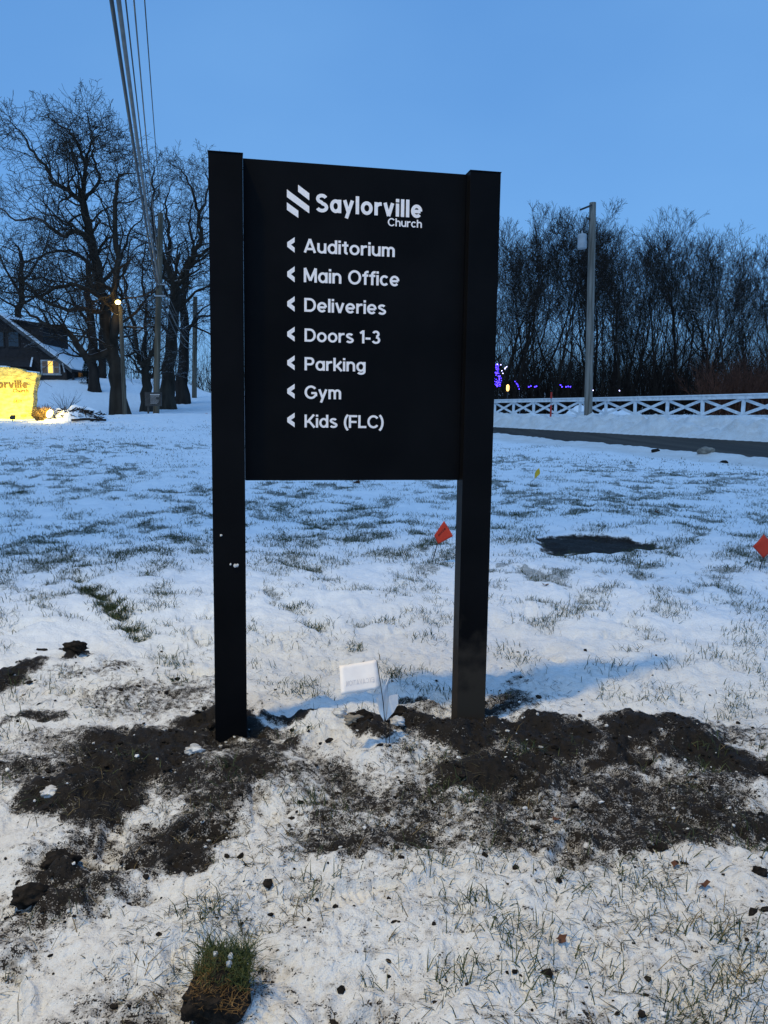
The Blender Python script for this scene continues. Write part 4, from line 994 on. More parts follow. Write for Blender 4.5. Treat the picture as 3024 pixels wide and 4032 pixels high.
# lit lamp beside the stone sign and its shrub
def side_lamp():
    D = 29.0
    p = P(205, 1610, D); gz = hz(p.x, p.y)
    e = empty('landscape_lamp', (p.x, p.y, gz), label='bright landscape lamp glowing on the snow right of the stone sign', cat='lamp')
    MB().tube([(0, 0, -.05), (0, 0, .16)], .025, 8).build('stem', M['metal_dark'], e)
    MB().tube([(.06, .12, .14), (.0, .0, .2), (-.05, -.10, .25)], [.07, .13, .16], 12).build('housing', M['metal_grey'], e)
    MB().tube([(-.05, -.10, .25), (-.057, -.115, .256)], [.155, .15], 12).build('lens', M['lamp_glow'], e)
    ld = bpy.data.lights.new('landscape_lamp_light', 'POINT'); ld.energy = 50; ld.color = (1, .72, .16); ld.shadow_soft_size = .12
    lo = bpy.data.objects.new('landscape_lamp_light', ld); COL.objects.link(lo); lo.location = (p.x-.05, p.y-.35, gz+.42)
    # shrubs
    def shrub(name, px, py, D, r, h, m, label, n, seed, cat='shrub'):
        rg = random.Random(seed); q = P(px, py, D); z0 = hz(q.x, q.y); segs = []
        for i in range(n):
            a = rg.uniform(0, 6.28); rr = r*math.sqrt(rg.random())*.5; s = Vector((rr*math.cos(a), rr*math.sin(a), -.03)); d = Vector((math.cos(a)*rg.uniform(.1, .8), math.sin(a)*rg.uniform(.1, .8), 1)).normalized()
            L = h*rg.uniform(.6, 1.1); pnt = s
            for j in range(3):
                nq = pnt + d*L/3; segs.append((*pnt, *nq, .009-.002*j, .007-.002*j)); pnt = nq; d = (d+Vector((rg.gauss(0, .25), rg.gauss(0, .25), -.12))).normalized()
        v, f = tubes(segs, 3); link_mesh(name, np_mesh(name, v, f), m, None, label=label, cat=cat).location = (q.x, q.y, z0)
    M['dry_grass'] = mat('dry_ornamental_grass', (.16, .10, .04), (.28, .19, .08), 6, rough=.9)
    shrub('dried_shrub', 168, 1628, 29.2, .42, .55, M['dry_grass'], 'rounded dried brown shrub between stone sign and lamp', 420, 5)
    shrub('dried_shrub', 170, 1572, 33.5, .35, .5, M['bark_wire'], 'small dark shrub behind the landscape lamp', 160, 6)
    shrub('dried_shrub', 257, 1572, 36, .25, 1.25, M['bark_wire'], 'spindly leafless sapling on the slope below the house', 40, 7)
    shrub('dried_shrub', 283, 1590, 32.5, .2, .35, M['bark_wire'], 'tiny dark shrub on top of the snowy brush pile', 90, 8)
    # snow covered brush pile
    pc = P(300, 1640, 29.5); z0 = hz(pc.x, pc.y); n = 28; v = []; f = []
    for i in range(n+1):
        for j in range(n+1):
            u, w = i/n*2-1, j/n*2-1; k = max(0, 1-(u*u+w*w)); x = u*1.25; y = w*.8
            z = .48*k**.8*(.75+.6*float(vnoise(u*4+9, w*4, 61))) - .04
            v.append((x-.05, y, z))
    for i in range(n):
        for j in range(n): a = i*(n+1)+j; f.append((a, a+n+1, a+n+2, a+1))
    e = empty('brush_pile', (pc.x, pc.y, z0), label='low snow covered brush pile right of the landscape lamp', cat='brush pile')
    link_mesh('snow_cover', np_mesh('snow_cover', v, f, True), M['snow'], e)
    rg = random.Random(9); segs = []
    for i in range(130):
        s = Vector((rg.uniform(-.6, 1.0), rg.uniform(-.7, .2), 0)); k = max(0, 1-((s.x/1.25)**2+(s.y/.8)**2)); s.z = .48*k**.8*.9
        d = Vector((rg.gauss(0, 1), rg.gauss(0, .6), rg.gauss(.1, .35))).normalized(); L = rg.uniform(.12, .45)
        segs.append((*(s-d*L/2), *(s+d*L/2), rg.uniform(.008, .028), .006))
    v, f = tubes(segs, 4); link_mesh('branches', np_mesh('branches', v, f), M['bark_dark'], e)
    MB().tube([(.15, -.85, .02), (.7, -.8, .05), (1.35, -.75, .03)], .04, 6).build('log', M['bark_dark'], e)
side_lamp()

# ------------------------------------------------------------------ the dark gabled house
def house():
    D = 62.0; k = D/FPX
    b = P(262, 1515, D); gz = hz(b.x, b.y) - .05
    root = empty('gabled_house', (b.x, b.y, gz), (0, 0, R(3)), label='dark brown gabled house with snow on its roof and lit windows', cat='house'); root.scale = (.86, .86, .86)
    # local: x right along gable front (right corner at 0), y depth, z up ; roof ridge runs along +y
    ze = (1515-1447)*k; zr = ze + 4.35; hw = 5.6; dp = 9.5
    MB().prism([(-2*hw, -.4), (0, -.4), (0, ze), (-hw, zr-.15), (-2*hw, ze)], 0, dp).build('wall', M['house_wall'], root)
    MB().box(-2*hw-.06, .06, -.06, dp+.06, -.4, .85).build('brick_base', M['house_brick'], root)
    # roof planes with overhang; snow slabs on top
    ov = .7; sl = (zr-ze)/hw
    def plane(sgn, t0, t1, y0, y1, name, m, x_in=0, x_out=None, bev=0):
        x_out = hw+ov if x_out is None else x_out
        xa, xb = -hw + sgn*x_in, -hw + sgn*x_out
        za, zb_ = zr - sl*x_in, zr - sl*x_out
        return MB().add([(xa, y0, za+t0), (xb, y0, zb_+t0), (xb, y1, zb_+t0), (xa, y1, za+t0), (xa, y0, za+t1), (xb, y0, zb_+t1), (xb, y1, zb_+t1), (xa, y1, za+t1)],
            [(3,2,1,0),(4,5,6,7),(0,1,5,4),(1,2,6,5),(2,3,7,6),(3,0,4,7)]).build(name, m, root, bevel=bev)
    r1 = plane(1, -.02, .16, -.55, dp+.55, 'roof', M['house_wall']); plane(-1, -.02, .16, -.55, dp+.55, 'roof', M['house_wall'])
    plane(1, .165, .27, -.5, dp+.5, 'roof_snow', M['snow'], .12, hw+ov-.05); plane(-1, .165, .27, -.5, dp+.5, 'roof_snow', M['snow'], .12, hw+ov-.05)
    plane(1, -.16, .14, -.62, -.56, 'rake_board', M['trim_dark'], .0); plane(-1, -.16, .14, -.62, -.56, 'rake_board', M['trim_dark'], .0)
    # shed dormer on the right slope
    dx0, dx1 = -hw+.7, -hw+3.5; zt = zr - sl*.55
    MB().add([(dx0, .6, zr-sl*.7), (dx1, .6, zr-sl*3.5), (dx1, .6, zt-.35), (dx0, .6, zt), (dx0, 7.2, zr-sl*.7), (dx1, 7.2, zr-sl*3.5), (dx1, 7.2, zt-.35), (dx0, 7.2, zt)],
             [(0, 1, 2, 3), (7, 6, 5, 4), (1, 5, 6, 2), (0, 3, 7, 4), (2, 6, 7, 3), (0, 4, 5, 1)]).build('dormer', M['house_wall'], root)
    MB().add([(dx0-.2, .2, zt+.03), (dx1+.6, .2, zt-.45), (dx1+.6, 7.6, zt-.45), (dx0-.2, 7.6, zt+.03), (dx0-.2, .2, zt+.15), (dx1+.6, .2, zt-.33), (dx1+.6, 7.6, zt-.33), (dx0-.2, 7.6, zt+.15)],
             [(3,2,1,0),(4,5,6,7),(0,1,5,4),(1,2,6,5),(2,3,7,6),(3,0,4,7)]).build('dormer_roof', M['house_wall'], root)
    # gable window: three lights, the middle one bright
    wx0, wx1, wz0, wz1 = -2.05, -.55, (1515-1482)*k, (1515-1430)*k
    fr = MB().box(wx0-.1, wx1+.1, -.10, -.03, wz0-.1, wz1+.12).build('window', M['trim_white'], root)
    n3 = (wx1-wx0)/3
    for i in range(3):
        a = wx0+n3*i+.05; bb = wx0+n3*(i+1)-.05
        MB().box(a, bb, -.13, -.105, wz0, wz1).build('pane', M['window_lit'] if i == 1 else M['window_dark'], fr)
        if i != 1: MB().box(a, bb, -.15, -.132, (wz0+wz1)/2-.03, (wz0+wz1)/2+.03).build('sash_bar', M['trim_white'], fr)
    MB().box(wx0-.2, wx1+.2, -.18, -.02, wz0-.2, wz0-.11).build('sill', M['trim_white'], fr)
    # upper gable windows, dark
    for xa in (-6.2, -4.9):
        f2 = MB().box(xa, xa+1.0, -.09, -.03, ze+1.5, ze+2.9).build('window', M['house_brick'], root); MB().box(xa+.08, xa+.92, -.11, -.092, ze+1.58, ze+2.82).build('pane', M['window_unlit'], f2)
    # small lean-to roof over the left part, snow dusted
    MB().add([(-5.6, -1.6, ze-.25), (-2.5, -1.6, ze-.25), (-2.9, -.02, ze+.55), (-5.6, -.02, ze+.55), (-5.6, -1.6, ze-.13), (-2.5, -1.6, ze-.13), (-2.9, -.02, ze+.67), (-5.6, -.02, ze+.67)],
             [(3,2,1,0),(4,5,6,7),(0,1,5,4),(1,2,6,5),(2,3,7,6),(3,0,4,7)]).build('lean_to_roof', M['house_wall'], root)
    MB().bar((-2.45, -1.62, ze-.2), (-2.85, -.05, ze+.62), .12, .12).build('lean_to_snow', M['snow'], root)
    # side wall: porch opening with wooden door given a painted-in glow, and windows
    MB().box(.03, .09, 1.0, 2.5, .9, ze-.25).build('side_window', M['window_dark'], root)
    d = MB().box(.03, .10, 3.2, 4.3, -.1, ze-.2).build('door', M['door_wood_glow'], root)
    MB().bar((.12, 3.35, .95), (.12, 3.35, 1.05), .05, .05).build('handle', M['metal_grey'], d)
    MB().box(.03, .08, 4.9, 6.8, .8, ze-.25).build('side_window', M['window_dark'], root)
    for y in (.15, 4.6, 8.6): MB().box(.45, .62, y, y+.17, -.4, ze-.62).build('porch_post', M['house_wall'], root)
    MB().bar((-.05, -.66, ze+.15), (.10, -.66, ze-.65), .10, .10).build('knee_brace', M['trim_white'], root)
house()
# evergreen at the porch corner
def evergreen():
    p = P(345, 1518, 61); z0 = hz(p.x, p.y); rg = random.Random(3)
    e = empty('evergreen_bush', (p.x, p.y, z0-.05), label='dark conical evergreen bush at the porch corner of the house', cat='bush')
    v = []; f = []
    for i in range(2600):
        h = rg.random()**.8; r = (1-h)*.62*math.sqrt(rg.random())+.02; a = rg.uniform(0, 6.28); c = Vector((r*math.cos(a), r*math.sin(a), h*1.9+.1))
        d = Vector((math.cos(a), math.sin(a), rg.uniform(-.4, .5)))*.10; s = Vector((-math.sin(a), math.cos(a), rg.uniform(-.5, .5)))*.04
        n = len(v); v += [tuple(c-s), tuple(c+s), tuple(c+d)]; f.append((n, n+1, n+2))
    link_mesh('foliage', np_mesh('foliage', v, f), M['evergreen'], e)
    MB().tube([(0, 0, -.1), (0, 0, 1.4)], [.06, .02], 6).build('stem', M['bark_dark'], e)
evergreen()
# chain link fence across the slope
def chain_fence():
    D = 70
    a = P(395, 1522, D); c = P(700, 1530, D-6)
    root = empty('chain_link_fence', (a.x, a.y, 0), label='low chain link fence along the snowfield behind the tree trunks', cat='fence')
    n = 7; pts = []
    for i in range(n+1):
        q = a + (c-a)*i/n; pts.append(Vector((q.x-a.x, q.y-a.y, hz(q.x, q.y))))
    mm = mat('fence_mesh', (.20, .21, .21), rough=.6)
    for q in pts: MB().tube([q-Vector((0, 0, .2)), q+Vector((0, 0, 1.15))], .035, 6).build('post', M['metal_grey'], root)
    for i in range(n):
        MB().tube([pts[i]+Vector((0, 0, 1.12)), pts[i+1]+Vector((0, 0, 1.12))], .028, 6).build('top_rail', M['metal_grey'], root)
        mb = MB(); L = (pts[i+1]-pts[i]).length; m_ = int(L/.14)
        for j in range(m_):
            for sgn in (0, 1):
                t0, t1 = j/m_, min(1, (j+4)/m_)
                if sgn: t0, t1 = t1, t0
                mb.bar(pts[i].lerp(pts[i+1], t0)+Vector((0, 0, .05)), pts[i].lerp(pts[i+1], t1)+Vector((0, 0, 1.1)), .008, .008)
        mb.build('mesh_panel', mm, root)
chain_fence()

# ------------------------------------------------------------------ small black directory sign, orange markers, red marker post
def directory():
    D = 37.0; b = P(583, 1628, D); gz = hz(b.x, b.y); k = D/FPX
    root = empty('directory_sign', (b.x, b.y, gz), (0, 0, R(10)), label='small black directory board with white lines beside the near utility pole', cat='sign')
    MB().box(-.03, .05, 0, .06, -.2, (1628-1535)*k).build('post', M['metal_dark'], root)
    MB().box(-.12, .62, -.04, .10, (1628-1585)*k, (1628-1532)*k).build('board', M['metal_dark'], root, bevel=.01)
    rg = random.Random(2)
    for i in range(9):
        z = (1628-1540)*k - i*.052; MB().box(.12, .12+(.42 if i == 0 else rg.uniform(.25, .4)), -.046, -.041, z-(.014 if i == 0 else .002), z+.004).build('text_line', M['letter'], root)
directory()
def leafy(px, py, D, w, h, m, name, label, cat):
    p = P(px, py, D); z = hz(p.x, p.y); rg = random.Random(px)
    bm = bmesh.new(); bmesh.ops.create_icosphere(bm, subdivisions=2, radius=1)
    for v in bm.verts:
        s = rg.uniform(.8, 1.15); v.co = Vector((v.co.x*w*s, v.co.y*w*.7*s, max(-.2, v.co.z)*h*s))
    me = bpy.data.meshes.new(name); bm.to_mesh(me); bm.free()
    link_mesh(name, me, m, None, label=label, cat=cat).location = (p.x, p.y, z+h*.2)
M['orange'] = mat('orange_plastic', (.35, .07, .02), (.45, .10, .03), 8, rough=.6)
leafy(812, 1619, 36.5, .085, .07, M['orange'], 'orange_marker', 'orange object lying in the snow beside the left sign post', 'marker')
leafy(728, 1618, 36.5, .05, .05, M['orange'], 'orange_marker', 'small orange marker on the driveway edge behind the utility pole', 'marker')
p = P(2168, 1643, 44); z = hz(p.x, p.y); e = empty('red_marker_post', (p.x, p.y, z), label='slim red marker post standing before the white fence', cat='post')
MB().tube([(0, 0, -.2), (0, 0, .62)], .05, 10).build('lower_sleeve', M['red_plastic'], e); MB().tube([(0, 0, .62), (0, 0, .98)], .035, 10).build('shaft', M['metal_grey'], e); MB().tube([(0, 0, .98), (0, 0, 1.32)], .05, 10).build('upper_sleeve', M['red_plastic'], e)
# boulders on the verge
def boulder(px, py, D, s, label, m=M['stone'], name='boulder'):
    p = P(px, py, D); z = hz(p.x, p.y); rg = random.Random(px*7)
    bm = bmesh.new(); bmesh.ops.create_icosphere(bm, subdivisions=3, radius=1)
    for v in bm.verts:
        n = float(fbm(v.co.x*1.6+px, v.co.y*1.6+v.co.z*1.3, 3, 3)); v.co = Vector((v.co.x*s*1.3, v.co.y*s, v.co.z*s*.7))*(.6+.8*n)
    me = bpy.data.meshes.new(name); bm.to_mesh(me); bm.free()
    link_mesh(name, me, m, None, label=label, cat='stone').location = (p.x, p.y, z+s*.25)
boulder(2778, 1797, 21.5, .17, 'brown field stone lying on the snowy road verge')
boulder(2580, 1798, 23.0, .09, 'small dark stone on the snowy road verge, left of the field stone', M['soil'])
boulder(2848, 1828, 19.6, .07, 'small dark stone on the snow, right of the field stone', M['soil'])
boulder(2128, 1740, 31, .08, 'dark clod on the snow verge near the right sign post', M['soil'])

# ------------------------------------------------------------------ christmas lights in the wood's edge
def bulbs(name, pts, m, label, r=.035):
    c = sum(pts, Vector())/len(pts); mb = MB()
    for p in pts:
        q = p-c; mb.add([q+Vector(d)*r for d in ((1,0,0),(-1,0,0),(0,1,0),(0,-1,0),(0,0,1),(0,0,-1))], [(0,2,4),(2,1,4),(1,3,4),(3,0,4),(2,0,5),(1,2,5),(3,1,5),(0,3,5)])
    mb.build(name, m, None, label=label, cat='string lights', group='christmas lights at the wood edge').location = c
rg = random.Random(8)
def cl(px, py, D=61): return P(px, py, D)
big = [cl(1962+rg.gauss(0, 12), 1430+i*1.5+rg.gauss(0, 8), 61+rg.uniform(-.4, .4)) for i in range(60)]
big = [cl(1950+18*math.cos(a)*(.55+.45*math.sin(a*3))+8, 1478+44*math.sin(a), 61) for a in np.linspace(-2.6, 2.9, 26)] + [cl(1948+rg.uniform(-4, 22), 1475+rg.uniform(-30, 45), 61+rg.uniform(-.4, .4)) for i in range(42)]
bulbs('string_lights', big, M['blue_bulb'], 'blue christmas lights wound round a small tree right of the sign', .036)
bulbs('string_lights', [cl(1990, 1448), cl(1995, 1444), cl(1988, 1452), cl(1972, 1436), cl(1958, 1434), cl(1976, 1460), cl(1980, 1470)], M['white_bulb'], 'brightest bulbs among the blue lights on the small tree', .045)
bulbs('string_lights', [cl(2029+i*4+rg.uniform(-2, 2), 1502+i*7+rg.uniform(-2, 2)) for i in range(5)], M['blue_bulb'], 'short slanting string of blue lights on a trunk', .04)
bulbs('string_lights', [cl(2082, 1523), cl(2090, 1520), cl(2106, 1523), cl(2112, 1521)], M['blue_bulb'], 'two blue light clusters left of the pale utility pole, low in the wood', .05)
bulbs('string_lights', [cl(2207, 1516), cl(2213, 1523), cl(2229, 1523), cl(2237, 1522), cl(2246, 1523)], M['blue_bulb'], 'row of blue lights closest to the pale utility pole', .05)
bulbs('string_lights', [cl(2335, 1537), cl(2439, 1538)], M['white_bulb'], 'pair of tiny white lights right of the pale utility pole', .05)
q = P(1999, 1545, 62); z = hz(q.x, q.y)
e = empty('porch_lantern', (q.x, q.y, z), label='small orange lantern glowing under the trees right of the sign', cat='lantern')
h_ = P(1999, 1540, 62).z - z
MB().tube([(0, 0, -.1), (0, 0, h_)], .04, 6).build('post', M['metal_dark'], e)
MB().tube([(0, 0, h_), (0, 0, h_+.12), (0, 0, h_+.42), (0, 0, h_+.5)], [.06, .11, .11, .03], 8).build('lamp_glass', M['lamp_glow_small'], e)
# snow heaped behind the fence
for px, w, h, lab in ((2285, 1.0, .75, 'rounded snow heap behind the fence left of the pale utility pole'), (2395, .8, .6, 'lower snow heap behind the fence right of the pale utility pole'), (2470, .9, .5, 'flat snow heap behind the fence, farthest right of three')):
    s_ = S_FENCE+2.0; r_ = ray(px, 1630); kx = r_[0]/r_[1]; yy = s_/(NX*kx+NY); xx = kx*yy
    v = []; f = []; n = 18
    for i in range(n+1):
        for j in range(n+1):
            u, ww = i/n*2-1, j/n*2-1; k = max(0, 1-(u*u+ww*ww)); v.append((u*w, ww*w*.8, h*k**.7*(.75+.5*float(vnoise(u*3+px, ww*3, 4)))-.05))
    for i in range(n):
        for j in range(n): a = i*(n+1)+j; f.append((a, a+n+1, a+n+2, a+1))
    link_mesh('snow_heap', np_mesh('snow_heap', v, f, True), M['snow'], None, label=lab, cat='snow heap').location = (xx, yy, hz(xx, yy))

# ------------------------------------------------------------------ grass blades
def blades(pts, hts, wid, seed, lean=.7):
    rs = np.random.RandomState(seed); n = len(pts)
    a = rs.uniform(0, 2*np.pi, n); ln = np.abs(rs.normal(0, lean, n)) + .15
    d = np.stack([np.cos(a)*ln, np.sin(a)*ln, np.ones(n)], 1); d /= np.linalg.norm(d, axis=1, keepdims=True)
    side = np.stack([-np.sin(a+rs.normal(0, .8, n)), np.cos(a), np.zeros(n)], 1)
    p0 = pts - d*.01; p1 = pts + d*hts[:, None]*.55
    d2 = d + np.stack([np.cos(a)*.5, np.sin(a)*.5, -np.full(n, .35)], 1); d2 /= np.linalg.norm(d2, axis=1, keepdims=True)
    p2 = p1 + d2*hts[:, None]*.5
    w = wid[:, None]
    v = np.stack([p0-side*w, p0+side*w, p1+side*w*.8, p1-side*w*.8, p2], 1).reshape(-1, 3)
    b = np.arange(n)[:, None]*5
    f = np.concatenate([b+np.array([[0, 1, 2]]), b+np.array([[0, 2, 3]]), b+np.array([[3, 2, 4]])], 0)
    return v, f
def grass_mat(name, c1, c2, c3):
    m = mat(name, c1, c2, 3, rough=.7); return m
M['grass'] = mat('winter_grass', (.018, .031, .010), (.056, .070, .024), 9, rough=.65, spec=.25)
M['grass_flat'] = mat('flattened_winter_grass', (.022, .026, .012), (.085, .07, .036), 6, rough=.75)
M['grass_dry'] = mat('dry_grass', (.11, .075, .030), (.19, .14, .06), 14, rough=.75)
def make_grass():
    rs = np.random.RandomState(21)
    # candidates: tufts by cover
    out_p = []; out_h = []; out_w = []
    def sample(n, r0, r1, power):
        r = r0*(r1/r0)**rs.random_sample(n); a = rs.uniform(-R(40), R(40), n)
        return r*np.sin(a), r*np.cos(a)
    for (r0, r1, ntry, per, spread, hh, ww) in ((1.5, 3.4, 1300, 6, .03, .05, .0011), (3.4, 8, 10000, 11, .045, .060, .0017), (8, 18, 26000, 11, .085, .060, .0026), (18, 40, 14000, 9, .2, .06, .005)):
        x, y = sample(ntry, r0, r1, 1)
        c = grass_cover(x, y); d, _ = dirt_fields(x, y); hl = hole_field(x, y)
        keep = rs.random_sample(ntry) < np.clip((c-.16)*1.9, 0, 1)*(1-.75*d)*(1-hl)
        x, y = x[keep], y[keep]
        x = np.repeat(x, per) + rs.normal(0, spread, len(x)*per); y = np.repeat(y, per) + rs.normal(0, spread, len(y)*per)
        out_p.append(np.stack([x, y], 1)); out_h.append(hh*rs.uniform(.45, 1.25, len(x))); out_w.append(np.full(len(x), ww)*rs.uniform(.7, 1.3, len(x)))
    # loose single tufts in the trodden foreground, as in the photograph
    for px, py, k, sp in ((300, 2262, 90, .05), (345, 2300, 300, .055), (390, 2345, 380, .055), (430, 2385, 440, .055), (470, 2420, 400, .055), (510, 2455, 260, .055), (552, 2490, 110, .045), (650, 2190, 80, .06), (640, 2300, 60, .06), (640, 2350, 60, .06), (1240, 2450, 130, .06), (1160, 2380, 110, .06), (1210, 2250, 120, .08), (1300, 2290, 80, .08), (1120, 2020, 120, .14), (1250, 2080, 120, .14), (2000, 3700, 60, .05), (2060, 3880, 90, .06), (1790, 3880, 90, .05), (1820, 3560, 40, .05), (1930, 3560, 50, .05), (2480, 3420, 70, .06), (2570, 3520, 70, .07), (2260, 3480, 40, .06), (2840, 3920, 90, .06), (2700, 3930, 50, .06), (2300, 3800, 40, .07),
                          (2780, 3680, 50, .06), (2930, 3740, 60, .06), (1290, 3440, 30, .05), (1240, 3500, 24, .04), (800, 3600, 50, .05), (820, 3650, 40, .04), (1540, 2640, 30, .03), (1400, 2545, 70, .035), (1545, 2655, 40, .03), (1520, 2430, 60, .06), (1680, 2510, 60, .06), (700, 2620, 80, .06), (690, 2680, 40, .05),
                          (1960, 3360, 60, .08), (2010, 2560, 50, .08), (2100, 2450, 70, .12), (2300, 2420, 60, .1), (2380, 2650, 30, .1), (1200, 3120, 60, .08), (1260, 3170, 40, .06), (1870, 3130, 40, .05), (1760, 3110, 60, .06), (930, 3060, 50, .1), (640, 2395, 60, .07), (730, 2500, 40, .06), (250, 2430, 40, .08), (60, 2370, 30, .1), (1650, 3400, 40, .08), (1750, 3410, 40, .06), (2150, 3650, 40, .06), (3000, 3340, 60, .08), (2650, 3350, 40, .08)):
        c = G(px, py); out_p.append(rs.normal(0, sp, (k, 2)) + np.array([[c.x, c.y]])); out_h.append(.055*rs.uniform(.5, 1.4, k)); out_w.append(np.full(k, .0011 + .0002*c.y))
    nm = 5200; r = 1.5*(5.5/1.5)**rs.random_sample(nm); a = rs.uniform(-R(40), R(40), nm); mx, my = r*np.sin(a), r*np.cos(a)
    kp = rs.random_sample(nm) < sm(.46, .66, fbm(mx*2.4, my*2.4, 3, 83))*.8; mx, my = mx[kp], my[kp]
    mx = np.repeat(mx, 4) + rs.normal(0, .03, len(mx)*4); my = np.repeat(my, 4) + rs.normal(0, .03, len(my)*4)
    v, f = blades(np.column_stack([mx, my, height(mx, my)+.003]), .045*rs.uniform(.4, 1.3, len(mx)), np.full(len(mx), .0012), 8, 5.0)
    link_mesh('flattened_grass', np_mesh('flattened_grass', v, f), M['grass_flat'], kind='stuff', label='flattened grass blades trodden into the snow')
    p = np.vstack(out_p); h = np.concatenate(out_h); w = np.concatenate(out_w)
    z = height(p[:, 0], p[:, 1])
    v, f = blades(np.column_stack([p, z]), h, w, 5, .9)
    link_mesh('grass', np_mesh('grass', v, f), M['grass'], kind='stuff', label='tufts of winter grass poking through the snow')
    # dry straw stems
    n = 1500; x, y = sample(n*4, 1.6, 12, 1); c = grass_cover(x, y); kp = (c > .2) & (rs.random_sample(n*4) < .4); x, y = x[kp], y[kp]
    z = height(x, y); v, f = blades(np.column_stack([x, y, z]), .07*rs.uniform(.5, 1.4, len(x)), np.full(len(x), .0013), 6, 1.4)
    link_mesh('dry_grass', np_mesh('dry_grass', v, f), M['grass_dry'], kind='stuff', label='pale dry grass stems in the snow')
make_grass()

# ------------------------------------------------------------------ clods of soil and crumbs of snow
def lumps(name, xs, ys, rad, m, label, seed, sink=.25, flat=.75):
    rs = np.random.RandomState(seed)
    bm = bmesh.new(); bmesh.ops.create_icosphere(bm, subdivisions=1, radius=1)
    bv = np.array([v.co[:] for v in bm.verts]); bf = np.array([[v.index for v in f.verts] for f in bm.faces]); bm.free()
    n = len(xs); z = height(xs, ys)
    k = rs.uniform(.65, 1.3, (n, len(bv), 1)); a = rs.uniform(0, 6.28, n); ca, sa = np.cos(a)[:, None], np.sin(a)[:, None]
    v = bv[None]*k*rad[:, None, None]*np.stack([rs.uniform(.8, 1.5, n), rs.uniform(.7, 1.1, n), flat*rs.uniform(.7, 1.1, n)], 1)[:, None, :]
    vx = v[..., 0]*ca - v[..., 1]*sa; vy = v[..., 0]*sa + v[..., 1]*ca
    v = np.stack([vx + xs[:, None], vy + ys[:, None], v[..., 2] + (z + rad*(flat*.6-sink))[:, None]], -1).reshape(-1, 3)
    f = (bf[None] + (np.arange(n)*len(bv))[:, None, None]).reshape(-1, 3)
    link_mesh(name, np_mesh(name, v, f, False), m, kind='stuff', label=label)
def scatter():
    rs = np.random.RandomState(77)
    n = 60000; x = rs.uniform(-3.0, 3.2, n); y = rs.uniform(1.6, 5.2, n)
    d, h = dirt_fields(x, y)
    pr = np.where(d > .9, .16, .10*d + .003)
    kp = rs.random_sample(n) < pr; xs, ys = x[kp], y[kp]
    lumps('soil_clods', xs, ys, np.clip(rs.lognormal(-5.25, .55, len(xs)), .002, .018), M['soil'], 'dark crumbs and clods of dug topsoil strewn on the snow', 1)
    pr = np.where((d > .15), .022, .005); kp = rs.random_sample(n) < pr; xs, ys = x[kp], y[kp]
    lumps('snow_crumbs', xs, ys, np.clip(rs.lognormal(-5.3, .45, len(xs)), .002, .012), M['snow_clump'], 'small chunks of broken snow on the soil', 2)
scatter()
# bigger single lumps
def lump(px, py, r, m, label, name, cat, dz=0, sub=4, sq=(1.25, 1, .75)):
    c = G(px, py); z = hz(c.x, c.y); bm = bmesh.new(); bmesh.ops.create_icosphere(bm, subdivisions=sub, radius=1)
    for v in bm.verts:
        q = v.co; n = float(fbm(q.x*1.7+px*.1+q.z*.8, q.y*1.7+q.z*1.9, 5, 13, .62)); v.co = Vector((q.x*sq[0], q.y*sq[1], q.z*sq[2]))*r*(.45+1.1*n)
    me = bpy.data.meshes.new(name); bm.to_mesh(me); bm.free()
    for p_ in me.polygons: p_.use_smooth = sub > 3
    o = link_mesh(name, me, m, None, label=label, cat=cat); o.location = (c.x, c.y, z+r*sq[2]*.22+dz); return o
lump(1562, 2882, .030, M['snow_clump'], 'bluish snow chunk lying in the dark hole beside the white flags', 'snow_chunk', 'snow chunk')
lump(1335, 2824, .030, M['snow_clump'], 'white snow chunk left of the white flags', 'snow_chunk', 'snow chunk')
lump(765, 2952, .032, M['snow_clump'], 'white snow chunk on the dirt left of the left post', 'snow_chunk', 'snow chunk')
lump(200, 3146, .030, M['snow_clump'], 'small snow chunk at the lower edge of the left dirt patch', 'snow_chunk', 'snow chunk')
lump(1392, 2866, .036, M['stone'], 'grey brown stone at the left rim of the hole by the flags', 'stone', 'stone')
lump(300, 2590, .055, M['soil'], 'round black clod standing on the snow left of the sign', 'soil_clod', 'clod')
lump(165, 2570, .030, M['soil'], 'small black clod left of the round one', 'soil_clod', 'clod')
lump(130, 3560, .045, M['soil'], 'black clod at the left foot of the lower dirt mound', 'soil_clod', 'clod')
lump(240, 3390, .05, M['soil'], 'pointed black clod crowning the lower left dirt mound', 'soil_clod', 'clod')
lump(520, 3375, .018, M['soil'], 'small round black clod right of the lower dirt mound', 'soil_clod', 'clod')
lump(1420, 2860, .05, M['soil'], 'jagged black clod left of the flag wires', 'soil_clod', 'clod')
lump(1570, 2830, .045, M['soil'], 'black clod just right of the crumpled white flag', 'soil_clod', 'clod')
lump(2990, 3440, .022, M['soil'], 'black clod on the snow near the right picture edge', 'soil_clod', 'clod')
lump(2600, 3335, .02, M['soil'], 'black clod on the snow under the right dirt band', 'soil_clod', 'clod')
